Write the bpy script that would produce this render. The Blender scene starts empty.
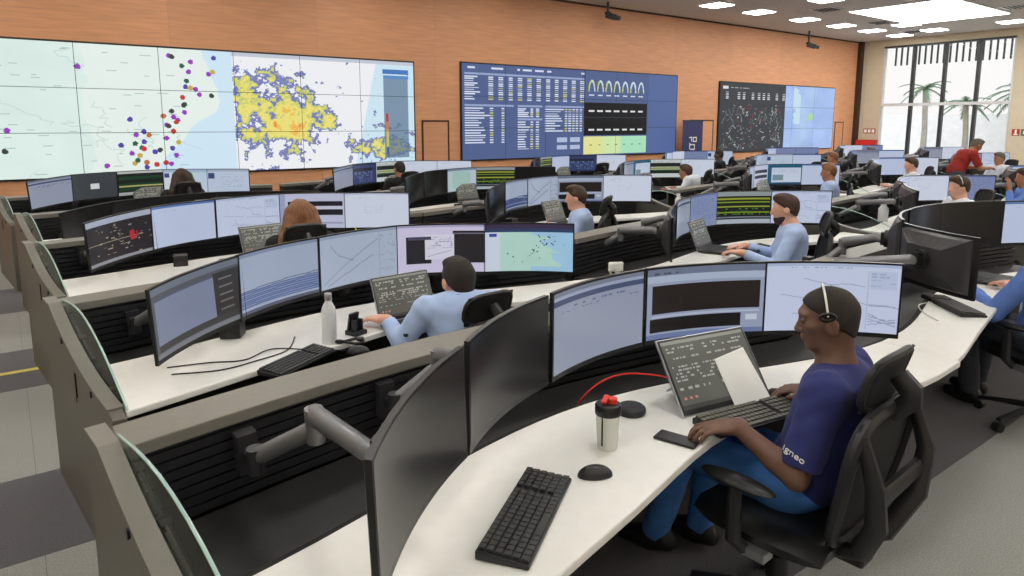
import bpy, bmesh, math, random
import numpy as np
from mathutils import Vector, Matrix, Euler

rnd = random.Random(7)
PI = math.pi
sc = bpy.context.scene
COL = sc.collection

# ---------------------------------------------------------------- camera, world, exposure
cam_d = bpy.data.cameras.new('camera')
cam = bpy.data.objects.new('camera', cam_d)
COL.objects.link(cam)
cam_d.sensor_width = 36.0
cam_d.lens = 683 / 1024 * 36.0
cam_d.shift_y = -63 / 1024
cam_d.clip_start = 0.05
cam_d.clip_end = 300
PITCH = math.atan(101 / 683)
cam.location = (0, 0, 1.8)
cam.rotation_euler = (PI / 2 - PITCH, 0, math.atan2(.802, .597) - PI / 2)
sc.camera = cam

world = bpy.data.worlds.new('world')
sc.world = world
world.use_nodes = True
wn = world.node_tree.nodes
bg = wn['Background']
sky = wn.new('ShaderNodeTexSky')
sky.sky_type = 'PREETHAM'
sky.turbidity = 6.0
sky.sun_direction = Vector((-.5, -.35, .8)).normalized()
hsv = wn.new('ShaderNodeHueSaturation')
hsv.inputs['Saturation'].default_value = .35
world.node_tree.links.new(sky.outputs[0], hsv.inputs['Color'])
world.node_tree.links.new(hsv.outputs[0], bg.inputs['Color'])
bg.inputs['Strength'].default_value = 1.9

vs = sc.view_settings
vs.view_transform = 'Standard'
vs.look = 'None'
vs.exposure = 0.0
vs.gamma = 1.0
vs.use_curve_mapping = False

LIGHT_STRENGTH = 21.0
SKYLIGHT_STRENGTH = 9.0
SCREEN_GAIN = 0.76

# ---------------------------------------------------------------- helpers
def s2l(c):
    return tuple(((v / 12.92) if v <= .04045 else ((v + .055) / 1.055) ** 2.4) for v in c[:3])

MATS = {}
def material(name, rgb, rough=.5, metal=0., var=.08, scale=8., bump=0., stretch=None, coat=0., spec=.5, objvar=0., sheen=0., bscale=None):
    """procedural principled material, rgb in sRGB 0..255"""
    m = bpy.data.materials.new(name); m.use_nodes = True
    nt = m.node_tree; n = nt.nodes; L = nt.links
    b = n['Principled BSDF']
    col = s2l([v / 255 for v in rgb])
    tc = n.new('ShaderNodeTexCoord'); mp = n.new('ShaderNodeMapping')
    L.new(tc.outputs['Object'], mp.inputs['Vector'])
    if stretch: mp.inputs['Scale'].default_value = stretch
    nz = n.new('ShaderNodeTexNoise'); nz.inputs['Scale'].default_value = scale; nz.inputs['Detail'].default_value = 5
    L.new(mp.outputs[0], nz.inputs['Vector'])
    rp = n.new('ShaderNodeValToRGB')
    rp.color_ramp.elements[0].position = .3; rp.color_ramp.elements[1].position = .7
    rp.color_ramp.elements[0].color = (*[v * (1 - var) for v in col], 1)
    rp.color_ramp.elements[1].color = (*[min(1, v * (1 + var)) for v in col], 1)
    L.new(nz.outputs['Fac'], rp.inputs['Fac'])
    out = rp.outputs['Color']
    if objvar:
        oi = n.new('ShaderNodeObjectInfo'); hs = n.new('ShaderNodeHueSaturation')
        mr = n.new('ShaderNodeMapRange'); mr.inputs['To Min'].default_value = 1 - objvar; mr.inputs['To Max'].default_value = 1 + objvar
        L.new(oi.outputs['Random'], mr.inputs['Value']); L.new(mr.outputs[0], hs.inputs['Value']); L.new(out, hs.inputs['Color'])
        out = hs.outputs['Color']
    L.new(out, b.inputs['Base Color'])
    b.inputs['Roughness'].default_value = rough; b.inputs['Metallic'].default_value = metal
    b.inputs['Coat Weight'].default_value = coat; b.inputs['Specular IOR Level'].default_value = spec
    b.inputs['Sheen Weight'].default_value = sheen
    if bump:
        bp = n.new('ShaderNodeBump'); bp.inputs['Strength'].default_value = bump; bp.inputs['Distance'].default_value = .01
        if bscale:
            nb = n.new('ShaderNodeTexNoise'); nb.inputs['Scale'].default_value = bscale; nb.inputs['Detail'].default_value = 3
            L.new(mp.outputs[0], nb.inputs['Vector']); L.new(nb.outputs['Fac'], bp.inputs['Height'])
        else:
            L.new(nz.outputs['Fac'], bp.inputs['Height'])
        L.new(bp.outputs[0], b.inputs['Normal'])
    MATS[name] = m
    return m

def emission(name, rgb, strength):
    m = bpy.data.materials.new(name); m.use_nodes = True
    nt = m.node_tree; nt.nodes.clear()
    o = nt.nodes.new('ShaderNodeOutputMaterial'); e = nt.nodes.new('ShaderNodeEmission')
    nz = nt.nodes.new('ShaderNodeTexNoise'); nz.inputs['Scale'].default_value = 2
    mx = nt.nodes.new('ShaderNodeMix'); mx.data_type = 'RGBA'
    c = s2l([v / 255 for v in rgb])
    mx.inputs[6].default_value = (*c, 1); mx.inputs[7].default_value = (*[v * .96 for v in c], 1)
    nt.links.new(nz.outputs['Fac'], mx.inputs[0]); nt.links.new(mx.outputs[2], e.inputs['Color'])
    e.inputs['Strength'].default_value = strength
    nt.links.new(e.outputs[0], o.inputs[0]); MATS[name] = m
    return m

def screen_material(name, gain, rough=.22, spec=.4):
    """lit display: emits the colour stored per face, glossy glass on top"""
    m = bpy.data.materials.new(name); m.use_nodes = True
    nt = m.node_tree; b = nt.nodes['Principled BSDF']
    a = nt.nodes.new('ShaderNodeAttribute'); a.attribute_name = 'pixel'
    nt.links.new(a.outputs['Color'], b.inputs['Emission Color'])
    b.inputs['Emission Strength'].default_value = gain
    b.inputs['Base Color'].default_value = (.012, .012, .013, 1)
    b.inputs['Roughness'].default_value = rough; b.inputs['Specular IOR Level'].default_value = spec
    try: m.cycles.emission_sampling = 'NONE'
    except Exception: pass
    MATS[name] = m
    return m

def glass_material(name, tint, refl=.08, rough=.02):
    m = bpy.data.materials.new(name); m.use_nodes = True
    nt = m.node_tree; nt.nodes.clear(); N = nt.nodes.new
    o = N('ShaderNodeOutputMaterial'); t = N('ShaderNodeBsdfTransparent'); g = N('ShaderNodeBsdfGlossy'); mx = N('ShaderNodeMixShader')
    lw = N('ShaderNodeLayerWeight'); lw.inputs['Blend'].default_value = refl * 2.2
    t.inputs[0].default_value = (*tint, 1); g.inputs['Roughness'].default_value = rough
    g.inputs[0].default_value = (.9, .95, .93, 1)
    nt.links.new(lw.outputs['Fresnel'], mx.inputs[0]); nt.links.new(t.outputs[0], mx.inputs[1]); nt.links.new(g.outputs[0], mx.inputs[2])
    nt.links.new(mx.outputs[0], o.inputs[0]); MATS[name] = m
    return m

def smooth_path(P, n=6):
    """Catmull-Rom through the points"""
    P = [Vector(p) for p in P]; out = []
    for i in range(len(P) - 1):
        a, b, c, d = P[max(0, i - 1)], P[i], P[i + 1], P[min(len(P) - 1, i + 2)]
        for k in range(n):
            t = k / n
            out.append(.5 * (2 * b + (c - a) * t + (2 * a - 5 * b + 4 * c - d) * t * t + (3 * b - a - 3 * c + d) * t ** 3))
    return out + [P[-1]]

class MB:
    """collects shapes and links them as one mesh object"""
    def __init__(s): s.v = []; s.f = []; s.mi = []
    def add(s, vs, fs, mi=0):
        o = len(s.v); s.v += [tuple(v) for v in vs]; s.f += [tuple(i + o for i in f) for f in fs]; s.mi += [mi] * len(fs); return s
    def box(s, c, d, rot=None, mi=0):
        M = (rot if isinstance(rot, Matrix) else Euler(rot).to_matrix()) if rot is not None else None
        vs = []
        for sx in (-.5, .5):
            for sy in (-.5, .5):
                for sz in (-.5, .5):
                    p = Vector((sx * d[0], sy * d[1], sz * d[2]))
                    if M: p = M @ p
                    vs.append((p.x + c[0], p.y + c[1], p.z + c[2]))
        return s.add(vs, [(0, 1, 3, 2), (4, 6, 7, 5), (0, 4, 5, 1), (2, 3, 7, 6), (0, 2, 6, 4), (1, 5, 7, 3)], mi)
    def tube(s, pts, r, n=8, closed=False, mi=0, flat=1.0):
        pts = [Vector(p) for p in pts]; N = len(pts)
        rs = r if isinstance(r, (list, tuple)) else [r] * N
        vs = []; fs = []; up = None
        for i, p in enumerate(pts):
            if closed: t = pts[(i + 1) % N] - pts[i - 1]
            else: t = pts[min(i + 1, N - 1)] - pts[max(i - 1, 0)]
            if t.length < 1e-9: t = Vector((0, 0, 1))
            t.normalize()
            if up is None:
                up = Vector((0, 0, 1)) if abs(t.z) < .9 else Vector((1, 0, 0))
            a = t.cross(up)
            if a.length < 1e-6: a = t.orthogonal()
            a.normalize(); b = a.cross(t).normalized(); up = b
            for k in range(n):
                th = 2 * PI * (k + .5) / n
                vs.append(p + a * (math.cos(th) * rs[i]) + b * (math.sin(th) * rs[i] * flat))
        for i in range(N if closed else N - 1):
            j = (i + 1) % N
            for k in range(n):
                k2 = (k + 1) % n
                fs.append((i * n + k, i * n + k2, j * n + k2, j * n + k))
        if not closed:
            fs.append(tuple(range(n))[::-1]); fs.append(tuple((N - 1) * n + k for k in range(n)))
        return s.add(vs, fs, mi)
    def cyl(s, a, b, r0, r1=None, n=14, mi=0): return s.tube([a, b], [r0, r0 if r1 is None else r1], n, mi=mi)
    def lathe(s, prof, n=20, c=(0, 0, 0), M=None, mi=0):
        vs = []; fs = []
        for r, z in prof:
            for k in range(n):
                th = 2 * PI * k / n; p = Vector((r * math.cos(th), r * math.sin(th), z))
                if M: p = M @ p
                vs.append((p.x + c[0], p.y + c[1], p.z + c[2]))
        for i in range(len(prof) - 1):
            for k in range(n):
                k2 = (k + 1) % n; fs.append((i * n + k, i * n + k2, (i + 1) * n + k2, (i + 1) * n + k))
        fs.append(tuple(range(n))[::-1]); fs.append(tuple((len(prof) - 1) * n + k for k in range(n)))
        return s.add(vs, fs, mi)
    def prism(s, poly, lo, hi, axis='z', mi=0):
        """extrude a 2-D polygon along an axis"""
        def P(a, b, h):
            return (a, b, h) if axis == 'z' else ((h, a, b) if axis == 'x' else (a, h, b))
        n = len(poly)
        vs = [P(a, b, lo) for a, b in poly] + [P(a, b, hi) for a, b in poly]
        fs = [tuple(range(n))[::-1], tuple(range(n, 2 * n))] + [(i, (i + 1) % n, n + (i + 1) % n, n + i) for i in range(n)]
        return s.add(vs, fs, mi)
    def strip(s, xs, ya, yb, z0, z1, mi=0):
        """slab between two curves y=ya(x) and y=yb(x), quads all along"""
        vs = []; fs = []; n = len(xs)
        for x in xs: vs += [(x, ya(x), z0), (x, yb(x), z0), (x, yb(x), z1), (x, ya(x), z1)]
        for i in range(n - 1):
            a = 4 * i; b = a + 4
            for k in range(4):
                k2 = (k + 1) % 4; fs.append((a + k, b + k, b + k2, a + k2))
        fs.append((0, 1, 2, 3)); e = 4 * (n - 1); fs.append((e + 3, e + 2, e + 1, e))
        return s.add(vs, fs, mi)
    def ell(s, c, r, n=14, M=None, half=False, mi=0):
        prof = []
        m = max(6, n // 2)
        for i in range(m + 1):
            a = (-PI / 2 if not half else 0) + (PI if not half else PI / 2) * i / m
            prof.append((max(1e-4, math.cos(a)), math.sin(a)))
        S = Matrix.Diagonal((r[0], r[1], r[2]))
        return s.lathe(prof, n, c, (M @ S) if M else S, mi)
    def build(s, name, mat, parent=None, smooth=False, bevel=0., seg=2, loc=None):
        me = bpy.data.meshes.new(name); me.from_pydata(s.v, [], s.f)
        bm = bmesh.new(); bm.from_mesh(me); bmesh.ops.recalc_face_normals(bm, faces=bm.faces)
        bm.to_mesh(me); bm.free()
        for m in (mat if isinstance(mat, (list, tuple)) else [mat]): me.materials.append(MATS[m] if isinstance(m, str) else m)
        if any(s.mi):
            me.polygons.foreach_set('material_index', s.mi)
        return link(name, me, parent, smooth, bevel, seg, loc)

def link(name, me, parent=None, smooth=False, bevel=0., seg=2, loc=None):
    if smooth:
        me.polygons.foreach_set('use_smooth', [True] * len(me.polygons))
        try: me.set_sharp_from_angle(angle=math.radians(42))
        except Exception: pass
    o = bpy.data.objects.new(name, me); COL.objects.link(o)
    if bevel:
        md = o.modifiers.new('bevel', 'BEVEL'); md.width = bevel; md.segments = seg; md.limit_method = 'ANGLE'; md.angle_limit = math.radians(40)
    if parent: o.parent = parent
    if loc is not None: o.location = loc
    return o

def tag(o, label=None, cat=None, group=None, kind=None):
    if label: o['label'] = label
    if cat: o['category'] = cat
    if group: o['group'] = group
    if kind: o['kind'] = kind
    return o

def thing(name, label, cat, loc=(0, 0, 0), rz=0., group=None):
    o = bpy.data.objects.new(name, None); COL.objects.link(o)
    o.empty_display_size = .1
    o.location = loc; o.rotation_euler = (0, 0, rz)
    return tag(o, label, cat, group)

def copy_tree(o, parent=None):
    c = o.copy(); COL.objects.link(c)
    if parent: c.parent = parent; c.matrix_parent_inverse = o.matrix_parent_inverse
    for ch in CHILDREN.get(o.name, ()): copy_tree(ch, c)
    return c
CHILDREN = {}
def freeze(o):
    """remember a finished prototype's children so that copies are quick"""
    CHILDREN[o.name] = list(o.children)
    for ch in o.children: freeze(ch)
    return o

def structure(o): o['kind'] = 'structure'; return o

# ---------------------------------------------------------------- materials
material('wood_wall', (212, 152, 112), .55, var=.10, scale=3., stretch=(.6, 1, 9), objvar=.05, bump=.05)
material('wall_paint', (205, 192, 166), .8, var=.03)
material('ceiling_paint', (206, 201, 194), .9, var=.03)
material('carpet_light', (150, 150, 146), .95, var=.28, scale=160., bump=.5, sheen=.2)
material('carpet_dark', (84, 82, 88), .95, var=.35, scale=160., bump=.5, sheen=.2)
material('taupe', (96, 92, 86), .5, var=.05, scale=30)
material('ledge_taupe', (123, 119, 111), .42, var=.04, scale=30)
material('worktop_white', (233, 231, 227), .38, var=.02, scale=20)
material('slat_black', (36, 36, 40), .45, var=.1, scale=20)
material('deck_black', (40, 39, 40), .5, var=.15, scale=40)
material('gap_black', (10, 10, 10), .8)
material('plastic_black', (26, 26, 28), .38, var=.1, scale=30)
material('plastic_dark', (48, 48, 50), .5, var=.1, scale=30)
material('bezel_black', (16, 16, 17), .3, var=.1)
material('monitor_back', (52, 51, 54), .36, var=.06)
material('arm_grey', (126, 126, 130), .36, metal=.5, var=.04)
material('alu', (178, 180, 184), .35, metal=.8, var=.03)
material('mesh_black', (24, 24, 25), .75, var=.3, scale=220, bump=.4)
material('fabric_black', (28, 28, 30), .9, var=.2, scale=120, bump=.3)
material('leather_black', (24, 24, 25), .42, var=.12, scale=40, bump=.1)
material('chair_frame', (38, 38, 40), .45, var=.06)
material('key_dark', (56, 56, 56), .5, var=.1)
material('key_grey', (92, 90, 82), .5, var=.1)
material('white_plastic', (235, 235, 232), .35, var=.02)
material('steel_white', (226, 228, 232), .3, var=.02)
material('paper', (246, 246, 243), .8, var=.01)
material('red_plastic', (214, 48, 36), .4, var=.05)
material('red_sign', (170, 44, 30), .5, var=.05)
material('green_sign', (30, 120, 60), .5, var=.05)
material('blue_banner', (42, 48, 98), .6, var=.08)
material('yellow_plastic', (214, 200, 90), .5, var=.05)
material('cable_black', (20, 20, 20), .5)
material('cable_white', (215, 215, 210), .5)
material('window_frame', (58, 60, 62), .45, metal=.3, var=.05)
material('transom_white', (205, 205, 205), .5, var=.03)
material('door_line', (62, 34, 22), .7, var=.05)
material('concrete_out', (206, 204, 200), .85, var=.06, scale=4)
material('trunk', (150, 142, 130), .9, var=.15, scale=12, bump=.3)
material('leaf', (96, 122, 92), .7, var=.25, scale=6, objvar=.15)
material('skin_dark', (112, 82, 68), .5, var=.10, scale=25, spec=.45, bump=.06)
material('skin_light', (226, 172, 148), .5, var=.08, scale=25)
material('skin_tan', (178, 122, 94), .5, var=.08, scale=25)
material('hair_black', (44, 36, 32), .8, var=.3, scale=420, bump=.35)
material('hair_brown', (64, 44, 32), .65, var=.3, scale=90, stretch=(1, 1, .15), bump=.5)
material('hair_auburn', (128, 84, 52), .55, var=.35, scale=70, stretch=(1, 1, .08), bump=.5)
material('hair_grey', (96, 88, 80), .7, var=.3, scale=120, bump=.5)
material('polo_navy', (42, 48, 108), .9, var=.14, scale=14, bump=.25, bscale=9, sheen=.05)
material('shirt_blue', (176, 198, 240), .85, var=.06, scale=14, bump=.3, bscale=9, sheen=.2)
material('shirt_white', (222, 226, 236), .85, var=.05, scale=14, bump=.3, bscale=9)
material('shirt_royal', (96, 130, 205), .85, var=.08, scale=14, bump=.3, bscale=9)
material('shirt_red', (150, 38, 32), .85, var=.1, scale=14, bump=.3, bscale=9)
material('jeans_blue', (66, 122, 198), .85, var=.16, scale=18, bump=.3, bscale=12)
material('jeans_grey', (62, 66, 78), .85, var=.14, scale=18, bump=.3, bscale=12)
material('shoe_black', (24, 23, 24), .5, var=.1)
material('eye_white', (92, 82, 76), .25)
material('lip_dark', (96, 58, 52), .5)
material('lanyard_blue', (36, 70, 150), .6)
material('shaker_clear', (214, 216, 208), .25, var=.03, spec=.6)
material('shaker_liquid', (226, 222, 208), .4, var=.02)
emission('lamp', (255, 252, 244), LIGHT_STRENGTH)
emission('skylight', (255, 255, 255), SKYLIGHT_STRENGTH)
screen_material('display', SCREEN_GAIN)
screen_material('video', 0.95, rough=.5, spec=.15)
glass_material('glass_clear', (.97, .98, .98), .05)
glass_material('glass_green', (.92, .955, .94), .05)
material('glass_edge', (176, 204, 196), .2, var=.1)
# ---------------------------------------------------------------- the room
XL, XR, YB, YF, ZC = -5.0, 24.3, -5.0, 12.3, 4.6
# floor: base slab with carpet strips laid as pieces
fl = structure(MB().box(((XL + XR) / 2, (YB + YF) / 2, -.06), (XR - XL, YF - YB, .10)).build('floor', 'carpet_dark'))
bands = [(-5, .2, 'carpet_dark'), (.2, 1.34, 'carpet_light'), (1.34, 2.6, 'carpet_dark'), (2.6, 3.3, 'carpet_light'), (3.3, 4.14, 'carpet_dark'),
         (4.14, 5.6, 'carpet_light'), (5.6, 6.6, 'carpet_dark'), (6.6, 8.0, 'carpet_light'), (8.0, 9.2, 'carpet_dark'), (9.2, 12.3, 'carpet_light')]
for y0, y1, m in bands:
    for x0, x1 in ((-5, 0), (0, 8), (8, 16), (16, 24.3)):
        MB().box(((x0 + x1) / 2, (y0 + y1) / 2, -.005), (x1 - x0 - .002, y1 - y0 - .002, .010)).build('carpet_strip', m, fl)
MB().box((-.7, 6.02, .001), (1.6, .06, .002)).build('floor_tape', 'yellow_plastic', fl)

ce = structure(MB().box(((XL + XR) / 2, (YB + YF) / 2, ZC + .06), (XR - XL, YF - YB, .12)).build('ceiling', 'ceiling_paint'))
structure(MB().box((XL - .06, (YB + YF) / 2, ZC / 2), (.12, YF - YB, ZC)).build('wall_left', 'wall_paint'))
structure(MB().box(((XL + XR) / 2, YB - .06, ZC / 2), (XR - XL, .12, ZC)).build('wall_back', 'wall_paint'))
wf = structure(MB().box(((XL + XR) / 2, YF + .08, ZC / 2), (XR - XL, .10, ZC)).build('wall_front', 'door_line'))
# wood panels on the front wall, each its own piece
pw, ph = 2.44, 1.15
pan = None
x = XL
xi = 0
while x < XR - .01:
    w = min(pw, XR - x)
    for zi in range(4):
        if pan is None or w < pw - .01:
            o = MB().box((0, 0, 0), (w - .0018, .03, ph - .0018)).build('wood_panel', 'wood_wall', wf)
            if pan is None: pan = o
        else:
            o = pan.copy(); COL.objects.link(o); o.parent = wf
        o.location = (x + w / 2, YF + .015, ph * (zi + .5))
    x += pw; xi += 1
MB().box(((XL + XR) / 2, YF - .01, ZC - .02), (XR - XL, .02, .04)).build('shadow_gap', 'door_line', wf)
# flush doors drawn in the wood by their dark joints
for i, (x0, x1, zt) in enumerate([(6.89, 7.5, 1.86), (15.25, 16.25, 1.9), (22.87, 23.4, 1.86)]):
    d = structure(MB().box(((x0 + x1) / 2, YF - .004, zt / 2), (x1 - x0, .012, zt)).build('door_%d' % (i + 1), 'wood_wall'))
    for xx in (x0, x1): MB().box((xx, YF - .008, zt / 2), (.035, .016, zt)).build('door_joint', 'door_line', d)
    MB().box(((x0 + x1) / 2, YF - .008, zt), (x1 - x0 + .035, .016, .035)).build('door_joint', 'door_line', d)
# end post of the wooden wall
structure(MB().box((XR - .12, YF - .06, ZC / 2), (.24, .12, ZC)).build('trim_1', 'red_sign' if False else 'door_line'))

# right wall with the tall window
WY0, WY1, WZ0, WZ1, WZM = 7.72, 11.5, .25, 4.38, 2.44
wr = structure(MB().box((XR + .1, (YB + WY0) / 2, ZC / 2), (.2, WY0 - YB, ZC)).box((XR + .1, (YF + WY1) / 2 + .05, ZC / 2), (.2, YF - WY1 + .1, ZC))
               .box((XR + .1, (WY0 + WY1) / 2, (ZC + WZ1) / 2), (.2, WY1 - WY0, ZC - WZ1)).box((XR + .1, (WY0 + WY1) / 2, WZ0 / 2), (.2, WY1 - WY0, WZ0)).build('wall_right', 'wall_paint'))
win = structure(MB().box((XR + .05, WY1 - .02, (WZ0 + WZ1) / 2), (.12, .05, WZ1 - WZ0)).box((XR + .05, WY0 + .02, (WZ0 + WZ1) / 2), (.12, .05, WZ1 - WZ0)).build('window_1', 'transom_white'))
nc = 4
cw = (WY1 - WY0) / nc
for i in range(nc):
    ym = WY0 + cw * i
    if i: MB().box((XR + .05, ym, (WZ0 + WZ1) / 2), (.14, .09, WZ1 - WZ0)).build('mullion', 'window_frame', win)
    for z0, z1 in ((WZ0, WZM), (WZM, WZ1)):
        MB().box((XR + .07, ym + cw / 2, (z0 + z1) / 2), (.01, cw - .04, z1 - z0 - .04)).build('pane', 'glass_clear', win)
MB().box((XR + .03, (WY0 + WY1) / 2, WZM), (.14, WY1 - WY0, .09)).build('transom', 'transom_white', win)
MB().box((XR + .03, (WY0 + WY1) / 2, WZ1 - .03), (.14, WY1 - WY0, .06)).build('transom', 'window_frame', win)
structure(MB().box((XR - .01, 12.15, ZC / 2), (.03, .25, ZC)).build('trim_2', 'wall_paint'))

# outside: ground, pale boundary wall, pergola bars, palms
og = structure(MB().box((XR + 20, 9, -.1), (39, 60, .1)).build('outside_ground', 'concrete_out'))
bw = structure(MB().box((XR + 9, 9, 1.05), (.2, 50, 2.3)).build('boundary_wall', 'concrete_out'))
lv = thing('window_louver', 'row of dark vertical bars hanging outside the top of the tall window', 'louver', (XR + .6, WY0, 3.8))
bar = None
for i in range(20):
    if bar is None: bar = MB().box((0, 0, 0), (.05, .045, .62)).build('bar', 'window_frame', lv); o = bar
    else: o = bar.copy(); COL.objects.link(o); o.parent = lv
    o.location = (0, .12 + i * .187, .28)
MB().box((0, 1.9, .6), (.08, 3.9, .06)).build('rail', 'window_frame', lv)

def palm(name, label, loc, h, r, fronds, fl_len, seed):
    R = random.Random(seed)
    t = thing(name, label, 'tree', loc, 0, 'trees beyond the window')
    MB().tube([(0, 0, 0), (.05, .03, h * .5), (0, .1, h)], [r * 1.25, r, r * .9], 10).build('trunk', 'trunk', t, smooth=True)
    for i in range(fronds):
        a = 2 * PI * i / fronds + R.random() * .4; e = R.uniform(-.2, .9)
        mb = MB(); prev = None
        pts = []
        for k in range(6):
            s = k / 5
            rr = fl_len * s * math.cos(e * (1 - s)); zz = h + fl_len * (s * math.sin(e) - .55 * s * s)
            pts.append(Vector((rr * math.cos(a), .1 + rr * math.sin(a), zz)))
        side = Vector((-math.sin(a), math.cos(a), 0))
        for k in range(1, 6):
            p = pts[k]
            for sg in (-1, 1):
                for q in range(3):
                    b = pts[k - 1].lerp(p, q / 3)
                    L_ = fl_len * .28 * (1.1 - k / 6)
                    tip = b + side * sg * L_ + Vector((0, 0, -.25 * L_)) + (p - pts[k - 1]) * .9
                    w = (p - pts[k - 1]) * .34
                    mb.add([b, b + w, tip], [(0, 1, 2)])
        mb.tube(pts, .02, 4)
        mb.build('frond', 'leaf', t)
    return t
palm('palm_tree', 'slim palm trunk seen through the leftmost window pane', (XR + 5, 12.1, 0), 3.2, .10, 11, .9, 1)
palm('palm_tree', 'low leafy palm behind the second window pane', (XR + 6, 11.0, 0), 2.6, .10, 14, .9, 2)
palm('palm_tree', 'leafy palm with pale trunk behind the third window pane', (XR + 6, 9.1, 0), 3.0, .16, 18, 1.3, 3)
palm('palm_tree', 'broad leafy palm behind the rightmost window pane', (XR + 5, 7.9, 0), 3.1, .14, 18, 1.3, 4)
palm('palm_tree', 'tall thick palm trunk rising past the rightmost window pane', (XR + 7.5, 7.75, 0), 6.5, .26, 9, 1.6, 5)
palm('palm_tree', 'tall pale palm trunk rising past the third window pane', (XR + 7, 9.25, 0), 6.2, .12, 9, 1.6, 6)

# ceiling luminaires
def ceiling_light(x, y, label, group, sx=.62, sy=.62):
    t = thing('ceiling_light', label, 'light', (x, y, ZC), 0, group)
    MB().box((0, 0, -.01), (sx, sy, .02)).build('frame', 'white_plastic', t)
    MB().box((0, 0, -.024), (sx - .06, sy - .06, .012)).build('diffuser', 'lamp', t)
    return t
ORD = ['first', 'second', 'third', 'fourth', 'fifth', 'sixth', 'seventh', 'eighth', 'ninth', 'tenth']
for i, xx in enumerate([13.9, 15.6, 17.7, 19.6, 21.4, 23.2]):
    ceiling_light(xx, 10.55, 'square ceiling light by the wood wall, %s of that row from the left' % ORD[i], 'ceiling lights along the wood wall')
for i, xx in enumerate([15.3, 20.9, 22.7]):
    ceiling_light(xx, 8.62 if i == 0 else 9.35, ['square ceiling light just left of the bright luminous ceiling panel', 'square ceiling light behind the luminous panel, left of two', 'square ceiling light behind the luminous panel, right of two'][i], 'ceiling lights round the luminous panel')
ceiling_light(22.6, 7.35, 'square ceiling light right of the bright luminous ceiling panel', 'ceiling lights round the luminous panel')
for yy in (10.55, 7.6, 4.6, 1.6, -1.4, -4.0):
    for xx in (-3.6, -.6, 2.4, 5.4, 8.4, 11.4, 14.4, 17.4, 20.4, 23.0):
        if yy > 6 and xx > 12: continue
        ceiling_light(xx, yy, 'square ceiling light above the operator rows', 'ceiling lights over the desks', .9, .62)
t = thing('luminous_panel', 'large bright luminous ceiling panel near the window', 'light', (19.1, 8.0, ZC))
MB().box((0, 0, -.012), (3.6, 2.4, .024)).build('frame', 'white_plastic', t)
MB().box((0, 0, -.03), (3.5, 2.3, .012)).build('diffuser', 'skylight', t)
for i, (vx, vy) in enumerate([(16.6, 9.35), (19.9, 9.6), (22.6, 9.9), (19.9, 6.4)]):
    t = thing('ceiling_vent', ['square ceiling vent nearest the hanging cameras', 'square ceiling vent beside the luminous panel', 'small ceiling vent close to the window', 'ceiling vent at the right edge of the picture'][i], 'vent', (vx, vy, ZC), 0, 'ceiling vents')
    MB().box((0, 0, -.008), (.6, .6, .016)).build('frame', 'white_plastic', t)
    for k in range(5): MB().box((0, -.2 + .1 * k, -.02), (.5, .06, .012), (.5, 0, 0)).build('slat', 'plastic_dark', t)

# hanging cameras
for i, (cx, cy) in enumerate([(11.6, 11.85), (20.0, 11.75)]):
    t = thing('ceiling_camera', ['black camera hanging from ceiling above the middle video wall', 'black camera hanging from ceiling above the right video wall'][i], 'camera', (cx, cy, ZC), 0, 'hanging cameras')
    MB().cyl((0, 0, 0), (0, 0, -.3 if i == 0 else -.42), .028).build('pole', 'plastic_black', t)
    zz = -.33 if i == 0 else -.45
    MB().box((.04, -.08, zz), (.14, .26, .13), (.3, 0, .5)).build('body', 'plastic_black', t, bevel=.015)
    MB().cyl((.10, -.2, zz - .04), (.13, -.27, zz - .06), .05).build('lens', 'plastic_dark', t)
    MB().box((0, 0, zz + .08), (.1, .1, .06)).build('bracket', 'plastic_black', t)

# safety signs and the red cabinet on the window wall
t = thing('fire_sign', 'small red and white fire sign on the beige wall left of window', 'sign', (XR - .005, 11.82, 1.56))
MB().box((0, 0, 0), (.01, .42, .17)).build('plate', 'red_sign', t)
for k in (-1, 0, 1): MB().box((-.007, k * .13, 0), (.004, .09, .11)).build('pictogram', 'paper', t)
t = thing('fire_cabinet', 'red fire hose cabinet on the beige wall under the small sign', 'cabinet', (XR - .09, 11.9, 1.0))
MB().box((0, 0, .1), (.16, .78, .32)).build('body', 'red_sign', t, bevel=.01)
MB().box((-.085, 0, .1), (.012, .70, .26)).build('door', 'red_plastic', t)
t = thing('safety_sign', 'red and green safety sign on the beige wall right of window', 'sign', (XR - .005, 7.35, 1.55))
MB().box((0, .16, 0), (.01, .2, .2)).build('plate', 'red_sign', t)
MB().box((-.006, .16, .02), (.004, .05, .12)).box((-.006, .16, -.06), (.004, .11, .03)).build('pictogram', 'paper', t)
MB().box((0, -.12, 0), (.01, .3, .2)).build('plate', 'green_sign', t)
MB().box((-.006, -.08, 0), (.004, .1, .1)).build('pictogram', 'paper', t)

# roll-up banner by the wood wall
t = thing('rollup_banner', 'dark blue roll-up banner with white lettering beside the right video wall', 'banner', (14.95, 11.95, 0)); t.scale = (1, 1, 1.06)
MB().box((0, 0, .05), (.86, .18, .1)).build('base', 'alu', t, bevel=.02)
MB().box((0, 0, .93), (.82, .012, 1.68)).build('panel', 'blue_banner', t)
MB().box((0, 0, 1.78), (.84, .03, .03)).build('top_rail', 'plastic_black', t)
mb = MB()
for (a, b, w, h) in [(-.1, 1.36, .1, .03), (-.05, 1.32, .03, .12), (.08, 1.36, .16, .03), (.08, 1.26, .16, .03), (.02, 1.31, .03, .12), (.15, 1.31, .03, .12),
                     (-.02, 1.18, .22, .03), (.08, 1.12, .03, .13), (.0, 1.06, .2, .03), (-.12, 1.15, .03, .16), (.05, .98, .3, .025), (.05, .93, .26, .02)]:
    mb.box((a, -.008, b), (w, .003, h))
mb.build('lettering', 'paper', t)
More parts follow.
